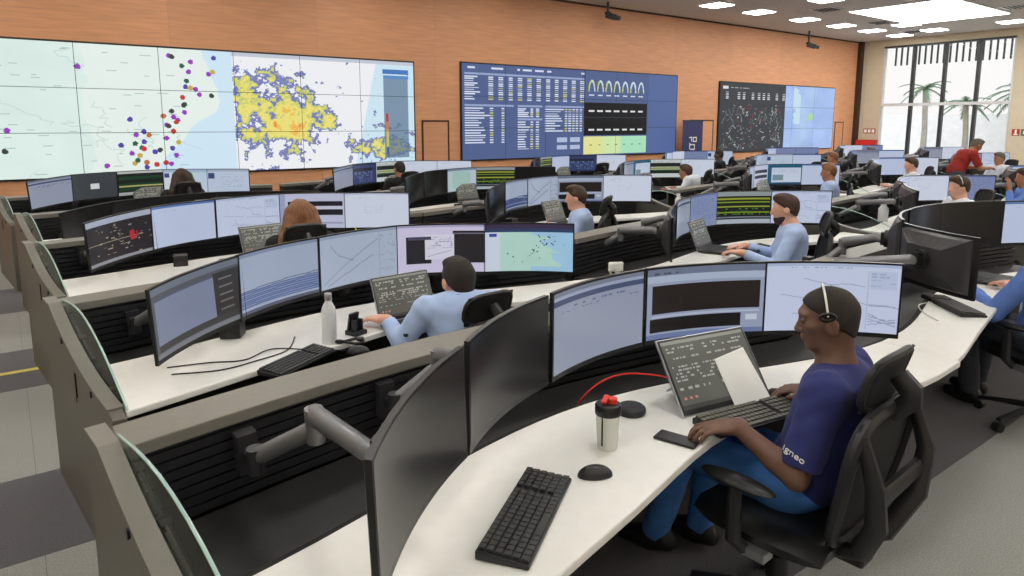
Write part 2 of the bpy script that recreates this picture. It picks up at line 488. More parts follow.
# ---------------------------------------------------------------- what the displays show
class Img:
    """a small procedural picture, drawn with code and stored as one colour per display face"""
    def __init__(s, w, h, bgc): s.w, s.h = w, h; s.a = np.empty((h, w, 3)); s.a[:] = np.array(bgc) / 255.
    def rect(s, x0, y0, x1, y1, c):   # fractions, y from the top
        X0, X1 = int(round(x0 * s.w)), int(round(x1 * s.w)); Y0, Y1 = int(round(y0 * s.h)), int(round(y1 * s.h))
        s.a[max(0, Y0):max(Y1, Y0 + 1), max(0, X0):max(X1, X0 + 1)] = np.array(c) / 255.
    def dot(s, x, y, r, c):
        yy, xx = np.mgrid[0:s.h, 0:s.w]
        m = ((xx + .5 - x * s.w) ** 2 + (yy + .5 - y * s.h) ** 2) <= r * r
        s.a[m] = np.array(c) / 255.
    def line(s, x0, y0, x1, y1, c, al=1.):
        n = int(max(abs(x1 - x0) * s.w, abs(y1 - y0) * s.h)) + 2
        for i in range(n):
            t = i / (n - 1); X = int((x0 + (x1 - x0) * t) * s.w); Y = int((y0 + (y1 - y0) * t) * s.h)
            if 0 <= X < s.w and 0 <= Y < s.h: s.a[Y, X] = s.a[Y, X] * (1 - al) + np.array(c) / 255. * al
    def text(s, x0, y0, x1, y1, rows, c, R, dens=.6):
        for r in range(rows):
            y = y0 + (y1 - y0) * (r + .2) / rows; x = x0
            while x < x1:
                L_ = R.uniform(.01, .05)
                if R.random() < dens: s.rect(x, y, min(x + L_, x1), y + (y1 - y0) / rows * .45, c)
                x += L_ + .012
    def noise(s, amp, R): s.a *= 1 + amp * (np.random.RandomState(R.randint(0, 9999)).rand(s.h, s.w, 1) - .5)

def vnoise(X, Y, seed, oct_=4):
    out = np.zeros_like(X); amp = 1.; tot = 0
    for o in range(oct_):
        f = 2 ** o; rs = np.random.RandomState(seed + o); G = rs.rand(64, 64)
        x = X * f; y = Y * f; xi = np.floor(x).astype(int); yi = np.floor(y).astype(int); fx = x - xi; fy = y - yi
        fx = fx * fx * (3 - 2 * fx); fy = fy * fy * (3 - 2 * fy)
        g = lambda a, b: G[a % 64, b % 64]
        out += amp * ((g(xi, yi) * (1 - fx) + g(xi + 1, yi) * fx) * (1 - fy) + (g(xi, yi + 1) * (1 - fx) + g(xi + 1, yi + 1) * fx) * fy)
        tot += amp; amp *= .55
    return out / tot

def c_off(w, h, R): return Img(w, h, (6, 6, 7))
def c_greysheet(w, h, R):
    I = Img(w, h, (152, 160, 180)); I.rect(0, 0, 1, .05, (122, 128, 146)); I.rect(0, .05, 1, .1, (160, 170, 195)); I.rect(0, .1, 1, .16, (70, 82, 116))
    I.text(.05, .2, .95, .3, 2, (110, 120, 150), R, .5); return I
def c_darkwin(w, h, R):
    I = Img(w, h, (156, 166, 192)); I.rect(0, 0, 1, .1, (112, 122, 146)); I.rect(0, .1, 1, .2, (176, 188, 212)); I.rect(.05, .24, .97, .64, (34, 26, 22))
    I.rect(.05, .66, .97, .69, (184, 192, 214)); I.rect(.03, .71, .82, .9, (22, 18, 18)); I.rect(.86, .74, .95, .82, (205, 210, 228)); I.rect(0, .93, 1, 1, (110, 126, 170)); I.text(.02, .04, .3, .1, 1, (70, 80, 100), R); return I
def c_whitemap(w, h, R):
    I = Img(w, h, (204, 214, 240)); I.rect(0, 0, 1, .045, (176, 190, 220)); I.text(.02, .05, .7, .09, 1, (150, 160, 190), R)
    for k in range(7):
        x = R.uniform(0, .6); y = R.uniform(.2, .8)
        for q in range(3):
            x2 = x + R.uniform(-.05, .2); y2 = y + R.uniform(-.02, .14); I.line(x, y, x2, y2, (168, 178, 204)); x, y = x2, y2
    I.rect(.77, .1, .78, .95, (184, 192, 216)); I.rect(.79, .1, .98, .36, (192, 204, 232)); I.text(.8, .12, .97, .34, 5, (170, 180, 206), R, .5); I.rect(.79, .6, .98, .61, (160, 170, 196))
    for k in range(5): I.line(.79, .72 + k * .04, .98, .66 + R.uniform(0, .25), (158, 168, 194))
    return I
def c_plain(w, h, R):
    I = Img(w, h, (196, 208, 236)); I.rect(0, 0, 1, .05, (90, 120, 180)); I.text(.1, .12, .5, .16, 1, (176, 188, 216), R); return I
def c_white(w, h, R):
    I = Img(w, h, (216, 224, 242)); I.rect(0, 0, 1, .04, (186, 196, 220)); I.text(.12, .1, .45, .18, 2, (190, 198, 220), R); I.text(.3, .3, .6, .6, 4, (204, 212, 232), R); return I
def c_greymap(w, h, R):
    I = Img(w, h, (176, 188, 210)); I.rect(0, 0, 1, .05, (150, 162, 186)); I.rect(.78, .06, .79, 1, (156, 166, 188))
    pts = [(.05, .9, .35, .6), (.35, .6, .6, .35), (.6, .35, .76, .2), (.15, .2, .25, .4), (.25, .4, .45, .55), (.1, .95, .4, .75), (.4, .75, .7, .5)]
    for q in pts: I.line(*q, (128, 138, 160))
    for k in range(5): I.text(.8, .12 + k * .16, .98, .24 + k * .16, 3, (150, 160, 182), R, .4)
    return I
def c_streak(w, h, R):
    I = Img(w, h, (166, 178, 202)); I.rect(0, 0, 1, .05, (132, 144, 172)); I.rect(0, .62, 1, .9, (128, 146, 190))
    for k in range(9): I.line(0, .62 + k * .032, 1, .58 + k * .04, (70, 84, 130))
    I.rect(0, .95, 1, 1, (84, 90, 110)); return I
def c_splitdark(w, h, R):
    I = Img(w, h, (84, 88, 96)); I.rect(0, 0, 1, .1, (110, 118, 134)); I.rect(.03, .16, .7, .82, (128, 138, 164)); I.rect(.03, .16, .7, .2, (84, 92, 116)); I.rect(.7, .14, 1, .9, (54, 52, 52))
    for k in range(5): I.rect(.76, .24 + k * .12, .9, .27 + k * .12, (116, 110, 106))
    I.rect(.03, .82, 1, .92, (60, 58, 58)); I.rect(0, .93, 1, 1, (120, 124, 132)); return I
def c_lavender(w, h, R):
    I = Img(w, h, (212, 206, 234)); I.rect(0, 0, 1, .04, (170, 166, 200)); I.rect(.12, .24, .4, .8, (30, 28, 34)); I.rect(.64, .12, 1, .8, (30, 26, 28)); I.rect(.64, .16, 1, .2, (110, 110, 130))
    I.rect(.33, .2, .66, .72, (222, 220, 236)); I.text(.35, .24, .64, .5, 6, (170, 170, 196), R, .5); I.line(.36, .66, .62, .54, (150, 160, 190)); I.rect(.14, .24, .4, .3, (70, 72, 96)); return I
def c_greenmap(w, h, R):
    yy, xx = np.mgrid[0:h, 0:w]; X = xx / w; Y = yy / h; n = vnoise(X * 4, Y * 4, 11)
    I = Img(w, h, (186, 224, 212)); sea = (X + (Y - .5) * -.75 + (n - .5) * .5) > .83 - .15 * (Y > .6)
    sea |= (X > .86) & (Y > .3); sea |= (Y > .9) & (X > .52)
    I.a[sea] = np.array((166, 208, 236)) / 255.; I.a += ((n - .5) * .05)[..., None]
    for k in range(34):
        a = R.random(); x = .35 + .42 * a + R.gauss(0, .06); y = .78 - .5 * a + R.gauss(0, .09)
        I.dot(x, y, R.choice((.6, .9, 1.1)), (44, 52, 50))
    I.rect(0, 0, 1, .1, (60, 50, 78)); I.rect(0, .1, 1, .17, (46, 66, 104)); I.rect(0, .17, .17, 1, (214, 224, 240)); I.rect(.05, .2, .13, .27, (60, 80, 170)); return I
def c_darkmap(w, h, R):
    I = Img(w, h, (44, 40, 46)); I.rect(0, 0, 1, .12, (176, 184, 204))
    for k in range(60):
        x = R.gauss(.5, .22); y = R.gauss(.52, .2)
        if y > .16: I.rect(x, y, x + R.uniform(.015, .05), y + .02, R.choice([(170, 156, 130), (150, 150, 150), (120, 112, 104)]))
    I.rect(.66, .4, .72, .62, (190, 40, 60)); I.rect(.74, .45, .77, .58, (150, 40, 50)); I.rect(0, .93, 1, 1, (150, 152, 160)); return I
def c_bars(w, h, R):
    I = Img(w, h, (196, 200, 226)); I.rect(0, 0, .1, 1, (160, 170, 206)); I.rect(.14, .22, .97, .36, (26, 26, 34)); I.rect(.14, .36, .97, .46, (204, 206, 226)); I.rect(.14, .46, .97, .62, (28, 28, 36))
    I.rect(.14, .84, .97, .87, (150, 156, 186)); return I
def c_green(w, h, R):
    I = Img(w, h, (26, 30, 26)); I.rect(0, 0, 1, .14, (150, 158, 160)); I.rect(0, .86, 1, 1, (176, 186, 198)); I.rect(0, .78, 1, .82, (120, 128, 140))
    for y in (.2, .3, .44, .62): I.rect(.02, y, .98, y + .05, R.choice([(120, 150, 30), (40, 96, 40), (150, 160, 50)]))
    I.text(.03, .5, .95, .75, 3, (70, 120, 50), R, .4); return I
def c_greenbars(w, h, R):
    I = Img(w, h, (206, 214, 214)); I.rect(.02, .2, .98, .42, (30, 36, 30)); I.rect(.02, .44, .98, .54, (150, 158, 60)); I.rect(.02, .56, .98, .78, (24, 32, 26)); I.rect(.02, .6, .98, .63, (60, 110, 60)); I.text(.02, .04, .9, .16, 2, (150, 158, 160), R); return I
def c_traces(w, h, R):
    I = Img(w, h, (22, 30, 26)); I.rect(0, 0, 1, .1, (196, 200, 196)); I.rect(0, .88, 1, 1, (170, 176, 176))
    for y in (.22, .5, .7): I.rect(.02, y, .98, y + .12, (22, 62, 40))
    I.rect(.02, .6, .98, .65, (180, 180, 110)); return I
def c_desktop(w, h, R):
    I = Img(w, h, (24, 92, 124)); I.rect(.14, .16, .98, .86, (206, 216, 236)); I.rect(.18, .5, .5, .78, (120, 150, 160)); I.text(.2, .22, .9, .4, 4, (170, 182, 206), R, .5); I.rect(0, .95, 1, 1, (30, 50, 70)); return I
def c_darkgrey(w, h, R):
    I = Img(w, h, (62, 68, 74)); I.rect(.42, .42, .62, .64, (226, 228, 230)); return I
def c_mapperson(w, h, R):
    I = Img(w, h, (190, 222, 222)); I.rect(0, 0, 1, .12, (170, 190, 220)); I.rect(0, .12, .2, 1, (220, 228, 240)); I.rect(.03, .16, .14, .34, (60, 80, 150)); I.rect(.7, .2, 1, 1, (196, 216, 236)); return I
def c_palemap(w, h, R):
    I = Img(w, h, (196, 210, 232)); I.rect(0, 0, 1, .08, (170, 180, 200)); I.rect(.02, .16, .16, .4, (60, 76, 130)); I.text(.3, .3, .9, .8, 6, (176, 188, 212), R, .4); return I
def c_paleGreenWin(w, h, R):
    I = Img(w, h, (190, 208, 218)); I.rect(0, 0, 1, .1, (120, 140, 160)); I.rect(.2, .14, .82, .9, (168, 204, 196)); return I
def c_dashboard(w, h, R):
    I = Img(w, h, (52, 66, 112)); I.rect(0, 0, 1, .08, (36, 46, 80)); I.rect(0, .22, .9, .36, (34, 38, 56)); I.text(.05, .4, .9, .9, 6, (120, 134, 176), R, .4); return I
def c_windowgrid(w, h, R):
    I = Img(w, h, (196, 204, 232)); I.rect(.1, .5, .5, .85, (84, 94, 124)); I.rect(.14, .55, .26, .8, (40, 44, 64)); I.rect(.3, .55, .46, .8, (58, 62, 84)); I.text(.05, .08, .9, .4, 5, (170, 180, 210), R, .4); return I
def c_bluegrey(w, h, R):
    I = Img(w, h, (128, 142, 184)); I.rect(0, 0, 1, .06, (96, 108, 150)); I.text(.05, .15, .9, .8, 8, (112, 126, 168), R, .4); return I
def c_laptop(w, h, R):
    I = Img(w, h, (94, 94, 86)); I.rect(0, 0, 1, .05, (150, 150, 140)); I.rect(0, .94, 1, 1, (66, 66, 62))
    for b, (y0, y1, n) in enumerate([(.09, .2, 2), (.24, .3, 1), (.36, .62, 5), (.68, .74, 1)]): I.text(.04, y0, .95, y1, n, (176, 176, 166), R, .55)
    for k in range(3): I.rect(.05 + k * .06, .82, .08 + k * .06, .86, (200, 130, 120))
    return I
CONTENT = dict(off=(c_off, 'off'), greysheet=(c_greysheet, 'a grey spreadsheet'), darkwin=(c_darkwin, 'two black windows'), whitemap=(c_whitemap, 'a pale line map'),
    plain=(c_plain, 'plain pale blue'), white=(c_white, 'a white page'), greymap=(c_greymap, 'a grey line map'), streak=(c_streak, 'blue streaks on grey'), splitdark=(c_splitdark, 'a half-dark window'),
    lavender=(c_lavender, 'black boxes on lavender'), greenmap=(c_greenmap, 'a green dotted map'), darkmap=(c_darkmap, 'a dark red-marked diagram'), bars=(c_bars, 'black bars on white'), green=(c_green, 'green and yellow traces'),
    greenbars=(c_greenbars, 'black and yellow bars'), traces=(c_traces, 'dark green traces'), desktop=(c_desktop, 'a white window on teal'), darkgrey=(c_darkgrey, 'a white box on grey'), mapperson=(c_mapperson, 'a pale green map'),
    palemap=(c_palemap, 'a blue-tiled pale page'), palegreen=(c_paleGreenWin, 'a pale green window'), dashboard=(c_dashboard, 'a dark blue dashboard'), windowgrid=(c_windowgrid, 'grey tiles on white'), bluegrey=(c_bluegrey, 'a blue-grey page'))

def pixel_mesh(name, arr, pos, mat):
    """grid of faces carrying arr (h,w,3 sRGB); pos(u,v)->(x,y,z), v from the top"""
    h, w = arr.shape[:2]
    u = np.linspace(0, 1, w + 1); v = np.linspace(0, 1, h + 1)
    V = np.array([pos(a, b) for b in v for a in u])
    i = np.arange(h)[:, None] * (w + 1) + np.arange(w)[None, :]
    Fc = np.stack([i, i + w + 1, i + w + 2, i + 1], -1).reshape(-1, 4)
    me = bpy.data.meshes.new(name); me.from_pydata(V.tolist(), [], Fc.tolist())
    a = np.clip(arr, 0, 1).reshape(-1, 3); lin = np.where(a <= .04045, a / 12.92, ((a + .055) / 1.055) ** 2.4)
    at = me.attributes.new('pixel', 'FLOAT_COLOR', 'FACE')
    at.data.foreach_set('color', np.concatenate([lin, np.ones((len(lin), 1))], 1).astype(np.float32).ravel())
    me.materials.append(MATS[mat])
    return me

# ---------------------------------------------------------------- video walls
def wall_map(w, h):
    yy, xx = np.mgrid[0:h, 0:w]; X = (xx + .5) / w; Y = (yy + .5) / h
    I = Img(w, h, (222, 240, 234)); A = I.a
    n = vnoise(X * 10, Y * 4, 3)
    A += ((n - .5) * .05)[..., None]
    land2 = X + (n - .5) * .06
    m = (land2 > .30) & (land2 < .62); A[m] = A[m] * .35 + np.array((236, 244, 238)) / 255. * .65
    coast = .50 + .035 * np.sin(Y * 5) - .10 * np.clip(Y - .45, 0, 1) + (n - .5) * .05
    sea = (X > coast) & (X < .568); A[sea] = np.array((208, 232, 248)) / 255.
    r = X >= .568
    A[r] = np.array((240, 242, 246)) / 255.
    A[r & (X > .9 - .06 * Y)] = np.array((206, 232, 244)) / 255.
    # rain radar
    U = (X - .568) / .432
    q = .72 * vnoise(X * 46, Y * 13, 21, 5) + .28 * vnoise(X * 150, Y * 44, 77, 3)
    core = np.exp(-(((U - .27) / .2) ** 2 + ((Y - .55) / .33) ** 2)); left = np.exp(-(((U - .06) / .1) ** 2 + ((Y - .5) / .4) ** 2)); tr = np.exp(-(((U - .78) / .26) ** 2 + ((Y - .8) / .17) ** 2)); sp = np.exp(-(((U - .48) / .07) ** 2 + ((Y - .58) / .12) ** 2)); top = np.exp(-(((U - .17) / .12) ** 2 + ((Y - .18) / .14) ** 2))
    d = np.maximum.reduce([core * 1.2, left * .95, tr * .8, sp * .85, top * .72]) * 1.0 + (q - .5) * 2.1
    A[r & (d > .50)] = np.array((122, 130, 186)) / 255.; A[r & (d > .72)] = np.array((208, 212, 116)) / 255.; A[r & (d > .90)] = np.array((238, 226, 124)) / 255.; A[r & (d > 1.3)] = np.array((240, 190, 90)) / 255.; A[r & (d > 1.55)] = np.array((228, 120, 60)) / 255.
    I.rect(.568, 0, 1, .035, (196, 202, 216))
    R = random.Random(5)
    # side panel over the radar map
    x0, x1 = .918, .985
    X0, X1, Y0, Y1 = int(x0 * w), int(x1 * w), int(.15 * h), int(.93 * h)
    A[Y0:Y1, X0:X1] = A[Y0:Y1, X0:X1] * .3 + np.array((88, 112, 140)) / 255. * .7
    I.rect(x0 - .003, .08, x1, .12, (70, 120, 190)); I.rect(x0, .135, x1, .165, (90, 140, 200)); I.text(x0 + .008, .19, x1 - .02, .28, 3, (220, 226, 232), R)
    for k, c in enumerate([(190, 50, 50), (214, 120, 50), (222, 190, 80), (190, 200, 90), (70, 90, 170)]): I.rect(x0 + .004, .5 + k * .08, x0 + .010, .58 + k * .08, c)
    # place names
    for k in range(70):
        x = R.uniform(0, .46); y = R.uniform(.03, .97); I.rect(x, y, x + R.uniform(.008, .02), y + .006, (176, 196, 196))
    for k in range(16):
        x = R.uniform(0, .45); y = R.uniform(0, 1)
        for j in range(8):
            x2 = x + R.uniform(-.015, .02); y2 = y + R.uniform(.0, .05); I.line(x, y, x2, y2, (200, 220, 216)); x, y = x2, y2
    # pins
    cols = [(150, 60, 190), (150, 60, 190), (196, 60, 56), (60, 66, 64), (198, 172, 70), (190, 110, 60), (40, 96, 76), (84, 70, 170)]
    pts = [(77, 69), (7, 134), (5, 155), (130, 121), (107, 168), (121, 147)]
    for px_, py_ in [(168, 57), (171, 58), (190, 63), (213, 59), (181, 67), (188, 73), (208, 75), (212, 73), (186, 82), (185, 88), (190, 89), (195, 90), (199, 95), (211, 96), (182, 98), (184, 105), (183, 106), (171, 112), (184, 113), (163, 117), (173, 118), (177, 121), (176, 123), (166, 126), (168, 127), (136, 136), (144, 133), (149, 136), (144, 143), (135, 145), (142, 149), (144, 150), (132, 155), (140, 157), (155, 153), (160, 151), (166, 139), (173, 132), (178, 143), (172, 149), (176, 156), (135, 165), (138, 162), (147, 164), (157, 166), (166, 164), (171, 165), (147, 169)]:
        pts.append((px_, py_))
    for px_, py_ in pts:
        ray = (px_ - 512) / 683.; f = .989 + (225 - py_) / 683. * .147
        t = 12.3 / (-.597 * ray + .802 * f); wx = t * (.802 * ray + .597 * f)
        zt = 3.0 - .009 * 0
        top_ = 42 + 19 / 413 * px_; bot_ = 184 - 22 / 413 * px_
        I.dot((wx - VX0) / (VX1 - VX0), (py_ - top_) / (bot_ - top_), 1.5 * w / 300, R.choice(cols))
    return I.a
VX0, VX1 = -1.29, 6.69
def wall_table(w, h):
    R = random.Random(9); I = Img(w, h, (80, 97, 142)); g = (214, 222, 240); s = .508
    I.text(.02, .02, s, .06, 1, g, R, .5)
    I.rect(.01, .09, s, .11, (150, 166, 206))
    for c in list(np.linspace(.1, s - .02, 11)):
        for r in range(11): I.rect(c, .125 + r * .023, c + .018, .136 + r * .023, g if R.random() < .85 else (200, 200, 110))
    for r in range(11): I.rect(.01, .125 + r * .023, .01 + R.uniform(.03, .065), .136 + r * .023, g)
    for (a, b, y0, y1, n) in [(.01, .2, .45, .84, 15), (.215, .32, .45, .56, 5), (.215, .32, .6, .92, 12), (.33, s, .45, .72, 10)]:
        I.rect(a, y0 - .035, b, y0 - .015, (150, 166, 206))
        for r in range(n):
            y = y0 + (y1 - y0) * r / n
            I.rect(a, y, a + (b - a) * R.uniform(.25, .5), y + .012, g)
            nn = 5 if a > .325 else 2
            for k in range(nn): I.rect(a + (b - a) * (.5 + .48 * k / nn), y, a + (b - a) * (.5 + .48 * k / nn) + .012, y + .012, g if R.random() < .8 else (196, 200, 120))
    for a in (.385, .445):
        for y in (.78, .87): I.rect(a, y, a + .045, y + .05, (176, 190, 222))
    I.rect(s, 0, s + .003, 1, (30, 44, 90))
    e = .83
    for k in range(7):
        cx = s + .035 + k * .042
        
        for q in range(26):
            an = PI * (.95 - .9 * q / 25)
            I.rect(cx + .014 * math.cos(an) - .002, .235 - .13 * math.sin(an), cx + .014 * math.cos(an) + .003, .26 - .13 * math.sin(an), ((206, 212, 96) if q < 14 - 2 * k else (206, 220, 232)))
        I.rect(cx - .012, .275, cx + .012, .29, g)
    I.rect(s, .37, e, .54, (16, 18, 22)); I.rect(s, .55, e, .76, (14, 16, 20)); I.rect(s, .54, e, .552, (60, 66, 80))
    for k in range(7):
        cx = s + .035 + k * .042
        for y in (.46, .68): I.rect(cx - .013, y, cx + .014, y + .022, (226, 228, 230))
        c = (226, 226, 150) if k < 2 else ((206, 232, 170) if k < 4 else (170, 226, 190))
        I.rect(s + (e - s) * k / 7, .77, s + (e - s) * (k + 1) / 7, .985, c); I.rect(cx - .005, .87, cx + .006, .885, (120, 150, 110))
    I.rect(e, 0, 1, 1, (84, 104, 156)); return I.a
def wall_dark(w, h):
    R = random.Random(4); yy, xx = np.mgrid[0:h, 0:w]; X = (xx + .5) / w; Y = (yy + .5) / h
    I = Img(w, h, (56, 60, 66)); A = I.a; s = .53
    r = X > s; n = vnoise(X * 9, Y * 4, 31)
    A[r] = (np.array((166, 192, 240)) / 255.)
    g = np.clip(.6 - np.abs((X - .72) + (Y - .5) * .12) * 6, 0, 1)[..., None]
    A[:] = np.where(r[..., None], A * (1 - .5 * g) + np.array((190, 226, 236)) / 255. * .5 * g + ((n - .5) * .12)[..., None], A)
    bl = np.exp(-(((X - .77) / .035) ** 2 + ((Y - .48) / .09) ** 2)) + (n - .5); A[r & (bl > .55)] = np.array((170, 220, 160)) / 255.
    A[r & (X > .6) & (X < .67) & (Y < .6) & (n > .45)] = np.array((196, 226, 240)) / 255.
    I.rect(.02, .05, .06, .09, (220, 220, 224)); I.text(.08, .06, .22, .085, 1, (196, 196, 200), R, .9)
    for x in (.05, .14, .18, .25, .3, .34, .38, .45, .51):
        for q in range(4): I.rect(x - .008, .13 + q * .03, x + .012, .145 + q * .03, (210, 212, 214))
    for k in range(190):
        x = R.uniform(.02, s - .02); y = R.uniform(.3, .95)
        c = R.choice([(200, 204, 206), (170, 176, 178), (140, 66, 70), (120, 124, 128), (96, 130, 106), (150, 154, 158), (110, 114, 118)])
        if .2 < x < .36 and y < .7: c = R.choice([(150, 60, 66), c, c])
        if R.random() < .5: I.rect(x, y, x + .012, y + .015, c)
        else: I.line(x, y, x + R.uniform(-.03, .03), y + R.uniform(.02, .09), c)
    return I.a

def video_wall(name, label, x0, x1, z0, z1, cols, rows, art, px, py):
    t = thing(name, label, 'video wall', (x0, YF + .055, z0))
    W, Hh = x1 - x0, z1 - z0
    A = art(cols * px, rows * py)
    MB().box((W / 2, -.04, Hh / 2), (W + .05, .10, Hh + .05)).build('frame', 'bezel_black', t)
    for r in range(rows):
        for c in range(cols):
            sub = A[r * py:(r + 1) * py, c * px:(c + 1) * px]
            cw_, ch_ = W / cols, Hh / rows; g = .004
            X0 = c * cw_ + g; Z1 = Hh - r * ch_ - g
            me = pixel_mesh('display_panel', sub, lambda u, v: (X0 + u * (cw_ - 2 * g), -.096, Z1 - v * (ch_ - 2 * g)), 'video')
            link('display_panel', me, t)
    return t
video_wall('video_wall', 'left video wall showing a pale coast map and yellow rain radar', VX0, VX1, 1.0, 3.0, 7, 3, wall_map, 88, 52)
video_wall('video_wall', 'middle video wall with blue tables and small dial gauges', 7.82, 14.62, 1.04, 3.06, 6, 3, wall_table, 72, 48)
video_wall('video_wall', 'right video wall, dark network diagram beside a blue map', 16.47, 22.66, 1.0, 2.98, 5, 3, wall_dark, 60, 40)
# ---------------------------------------------------------------- operator consoles
WS = 3.4
def bump(x, e): return max(0., math.sin(PI * min(1, max(0, x / WS)))) ** e
def y_front(x): return 1.08 + .29 * bump(x, 3)
def y_back(x): return 1.52 + .31 * bump(x, 2)
def y_slat(x): return 2.02 + .24 * bump(x, 1)
XS = [WS * i / 24 for i in range(25)]
DZ = .74      # worktop height
KZ = .62      # sunken cable deck
LZ = .92      # ledge height

def smooth_curve(P):
    xs = np.array([p[0] for p in P]); ys = np.array([p[1] for p in P])
    g = np.linspace(xs[0], xs[-1], 200); v = np.interp(g, xs, ys)
    ker = np.hanning(41); ker /= ker.sum(); v = np.convolve(np.pad(v, 20, mode='edge'), ker, 'valid')
    return lambda x: float(np.interp(x, g, v))
FRONT_A = smooth_curve([(0, .86), (.3, .92), (.95, 1.12), (1.37, 1.22), (1.7, 1.32), (1.99, 1.38), (2.4, 1.36), (2.75, 1.21), (2.96, 1.14), (3.4, 1.17)])
FRONT_B = smooth_curve([(0, 1.17), (.5, 1.28), (1.2, 1.42), (1.7, 1.5), (2.2, 1.45), (2.8, 1.28), (3.4, 1.15)])
def build_console(x0=0., x1=WS, y_front=FRONT_A):
    XS = [x0 + (x1 - x0) * i / 24 for i in range(25)]
    t = thing('console_desk', 'x', 'desk', (0, 0, 0))
    xw = x0 + .12 if x0 else x0
    MB().strip([xw + (x1 - xw) * i / 24 for i in range(25)], y_front, y_back, DZ - .03, DZ).build('worktop', 'worktop_white', t, bevel=.006)
    MB().strip(XS, lambda x: y_back(x) + .001, lambda x: y_back(x) + .03, KZ, DZ - .012).build('rear_lip', 'gap_black', t)
    MB().strip(XS, lambda x: y_back(x) + .03, lambda x: y_slat(x) - .001, KZ - .03, KZ).build('cable_deck', 'deck_black', t)
    mb = MB()
    slat = None
    for k in range(8):
        z = KZ + .012 + k * .034
        if slat is None:
            slat = MB().strip(XS[::1], y_slat, lambda x: y_slat(x) + .02, 0, .027).build('slat', 'slat_black', t)
            o = slat
        else:
            o = slat.copy(); COL.objects.link(o); o.parent = t
        o.location = (0, 0, z)
    MB().strip(XS, lambda x: y_slat(x) + .02, lambda x: y_slat(x) + .03, KZ, LZ - .035).build('slat_backing', 'gap_black', t)
    MB().strip(XS, lambda x: y_slat(x) - .012, lambda x: y_slat(x) + .17, LZ - .04, LZ).build('ledge', 'ledge_taupe', t, bevel=.004)
    MB().strip(XS, lambda x: y_slat(x) + .13, lambda x: y_slat(x) + .155, 0, LZ - .04).build('back_panel', 'taupe', t)
    MB().strip(XS, lambda x: y_slat(x) - .08, lambda x: y_slat(x) - .06, .08, KZ - .03).build('modesty_panel', 'deck_black', t)
    for x in (x0 + .2, x1 - .2):
        MB().box((x, y_back(x) + .10, .30), (.05, .30, .585)).build('leg', 'chair_frame', t)
    return freeze(t)

def build_partition():
    """end cheek with a scooped top edge and a curved glass screen"""
    t = thing('desk_partition', 'x', 'partition', (0, 0, 0))
    pts = [(0, 0), (.02, LZ + .01), (-.14, LZ + .01)]
    N = 12
    cur = []
    for i in range(N + 1):
        s = i / N
        y = -.14 - 1.10 * s
        z = LZ + .01 - .19 * (1 - (1 - s) ** 2.2)
        cur.append((y, z))
    pts = [(.02, 0), (.02, LZ + .01)] + cur + [(-1.30, .72), (-1.30, 0)]
    MB().prism(pts, -.025, .025, 'x').build('side_panel', 'taupe', t, bevel=.003)
    cap = MB()
    vs = []; fs = []
    prof = [(.02, LZ + .012)] + [(a, b + .002) for a, b in cur]
    for a, b in prof: vs += [(-.027, a, b), (.027, a, b), (.027, a, b + .006), (-.027, a, b + .006)]
    for i in range(len(prof) - 1):
        for k in range(4): fs.append((4 * i + k, 4 * i + 4 + k, 4 * i + 4 + (k + 1) % 4, 4 * i + (k + 1) % 4))
    cap.add(vs, fs + [(0, 1, 2, 3), tuple(4 * len(prof) - 4 + k for k in (3, 2, 1, 0))]); cap.build('edge_trim', 'ledge_taupe', t)
    # glass: between the scoop and an outward bulging arc
    arc = []
    for i in range(N + 1):
        s = i / N
        arc.append((-.10 - 1.17 * s, LZ + .02 - .20 * s + .12 * math.sin(PI * s) * (1 - .15 * s)))
    low = [(a, b - .04) for a, b in cur]
    poly = arc + low[::-1]
    g = MB().prism(poly, .030, .038, 'x').build('glass_pane', 'glass_green', t)
    e = MB().tube([(.034, a, b) for a, b in arc], .0045, 6).build('polished_edge', 'glass_edge', g)
    for i in (3, 9):
        a, b = cur[i]
        MB().cyl((-.032, a, b - .025), (.055, a, b - .025), .014, n=12).build('clamp', 'plastic_black', t)
    return freeze(t)

# monitor: curved panel, local origin at the screen centre, facing -y
MW, MH, MR = .578, .325, 1.3
def arc_pos(s, r=MR):      # s in metres along the width
    th = s / r
    return r * math.sin(th), -r * (math.cos(th) - 1) * -1
def curve_y(s): return -(MR - MR * math.cos(s / MR))      # edges come forward (toward -y)
def build_housing():
    n = 14; vs = []; fs = []
    W, Hh, T = MW, MH, .016
    for i in range(n + 1):
        s = -W / 2 + W * i / n; x = MR * math.sin(s / MR); y = curve_y(s)
        vs += [(x, y, -Hh / 2 - .006), (x, y + T, -Hh / 2 - .006), (x, y + T, Hh / 2), (x, y, Hh / 2)]
    for i in range(n):
        for k in range(4): fs.append((4 * i + k, 4 * i + 4 + k, 4 * i + 4 + (k + 1) % 4, 4 * i + (k + 1) % 4))
    fs += [(0, 1, 2, 3), tuple(4 * n + k for k in (3, 2, 1, 0))]
    return MB().add(vs, fs)
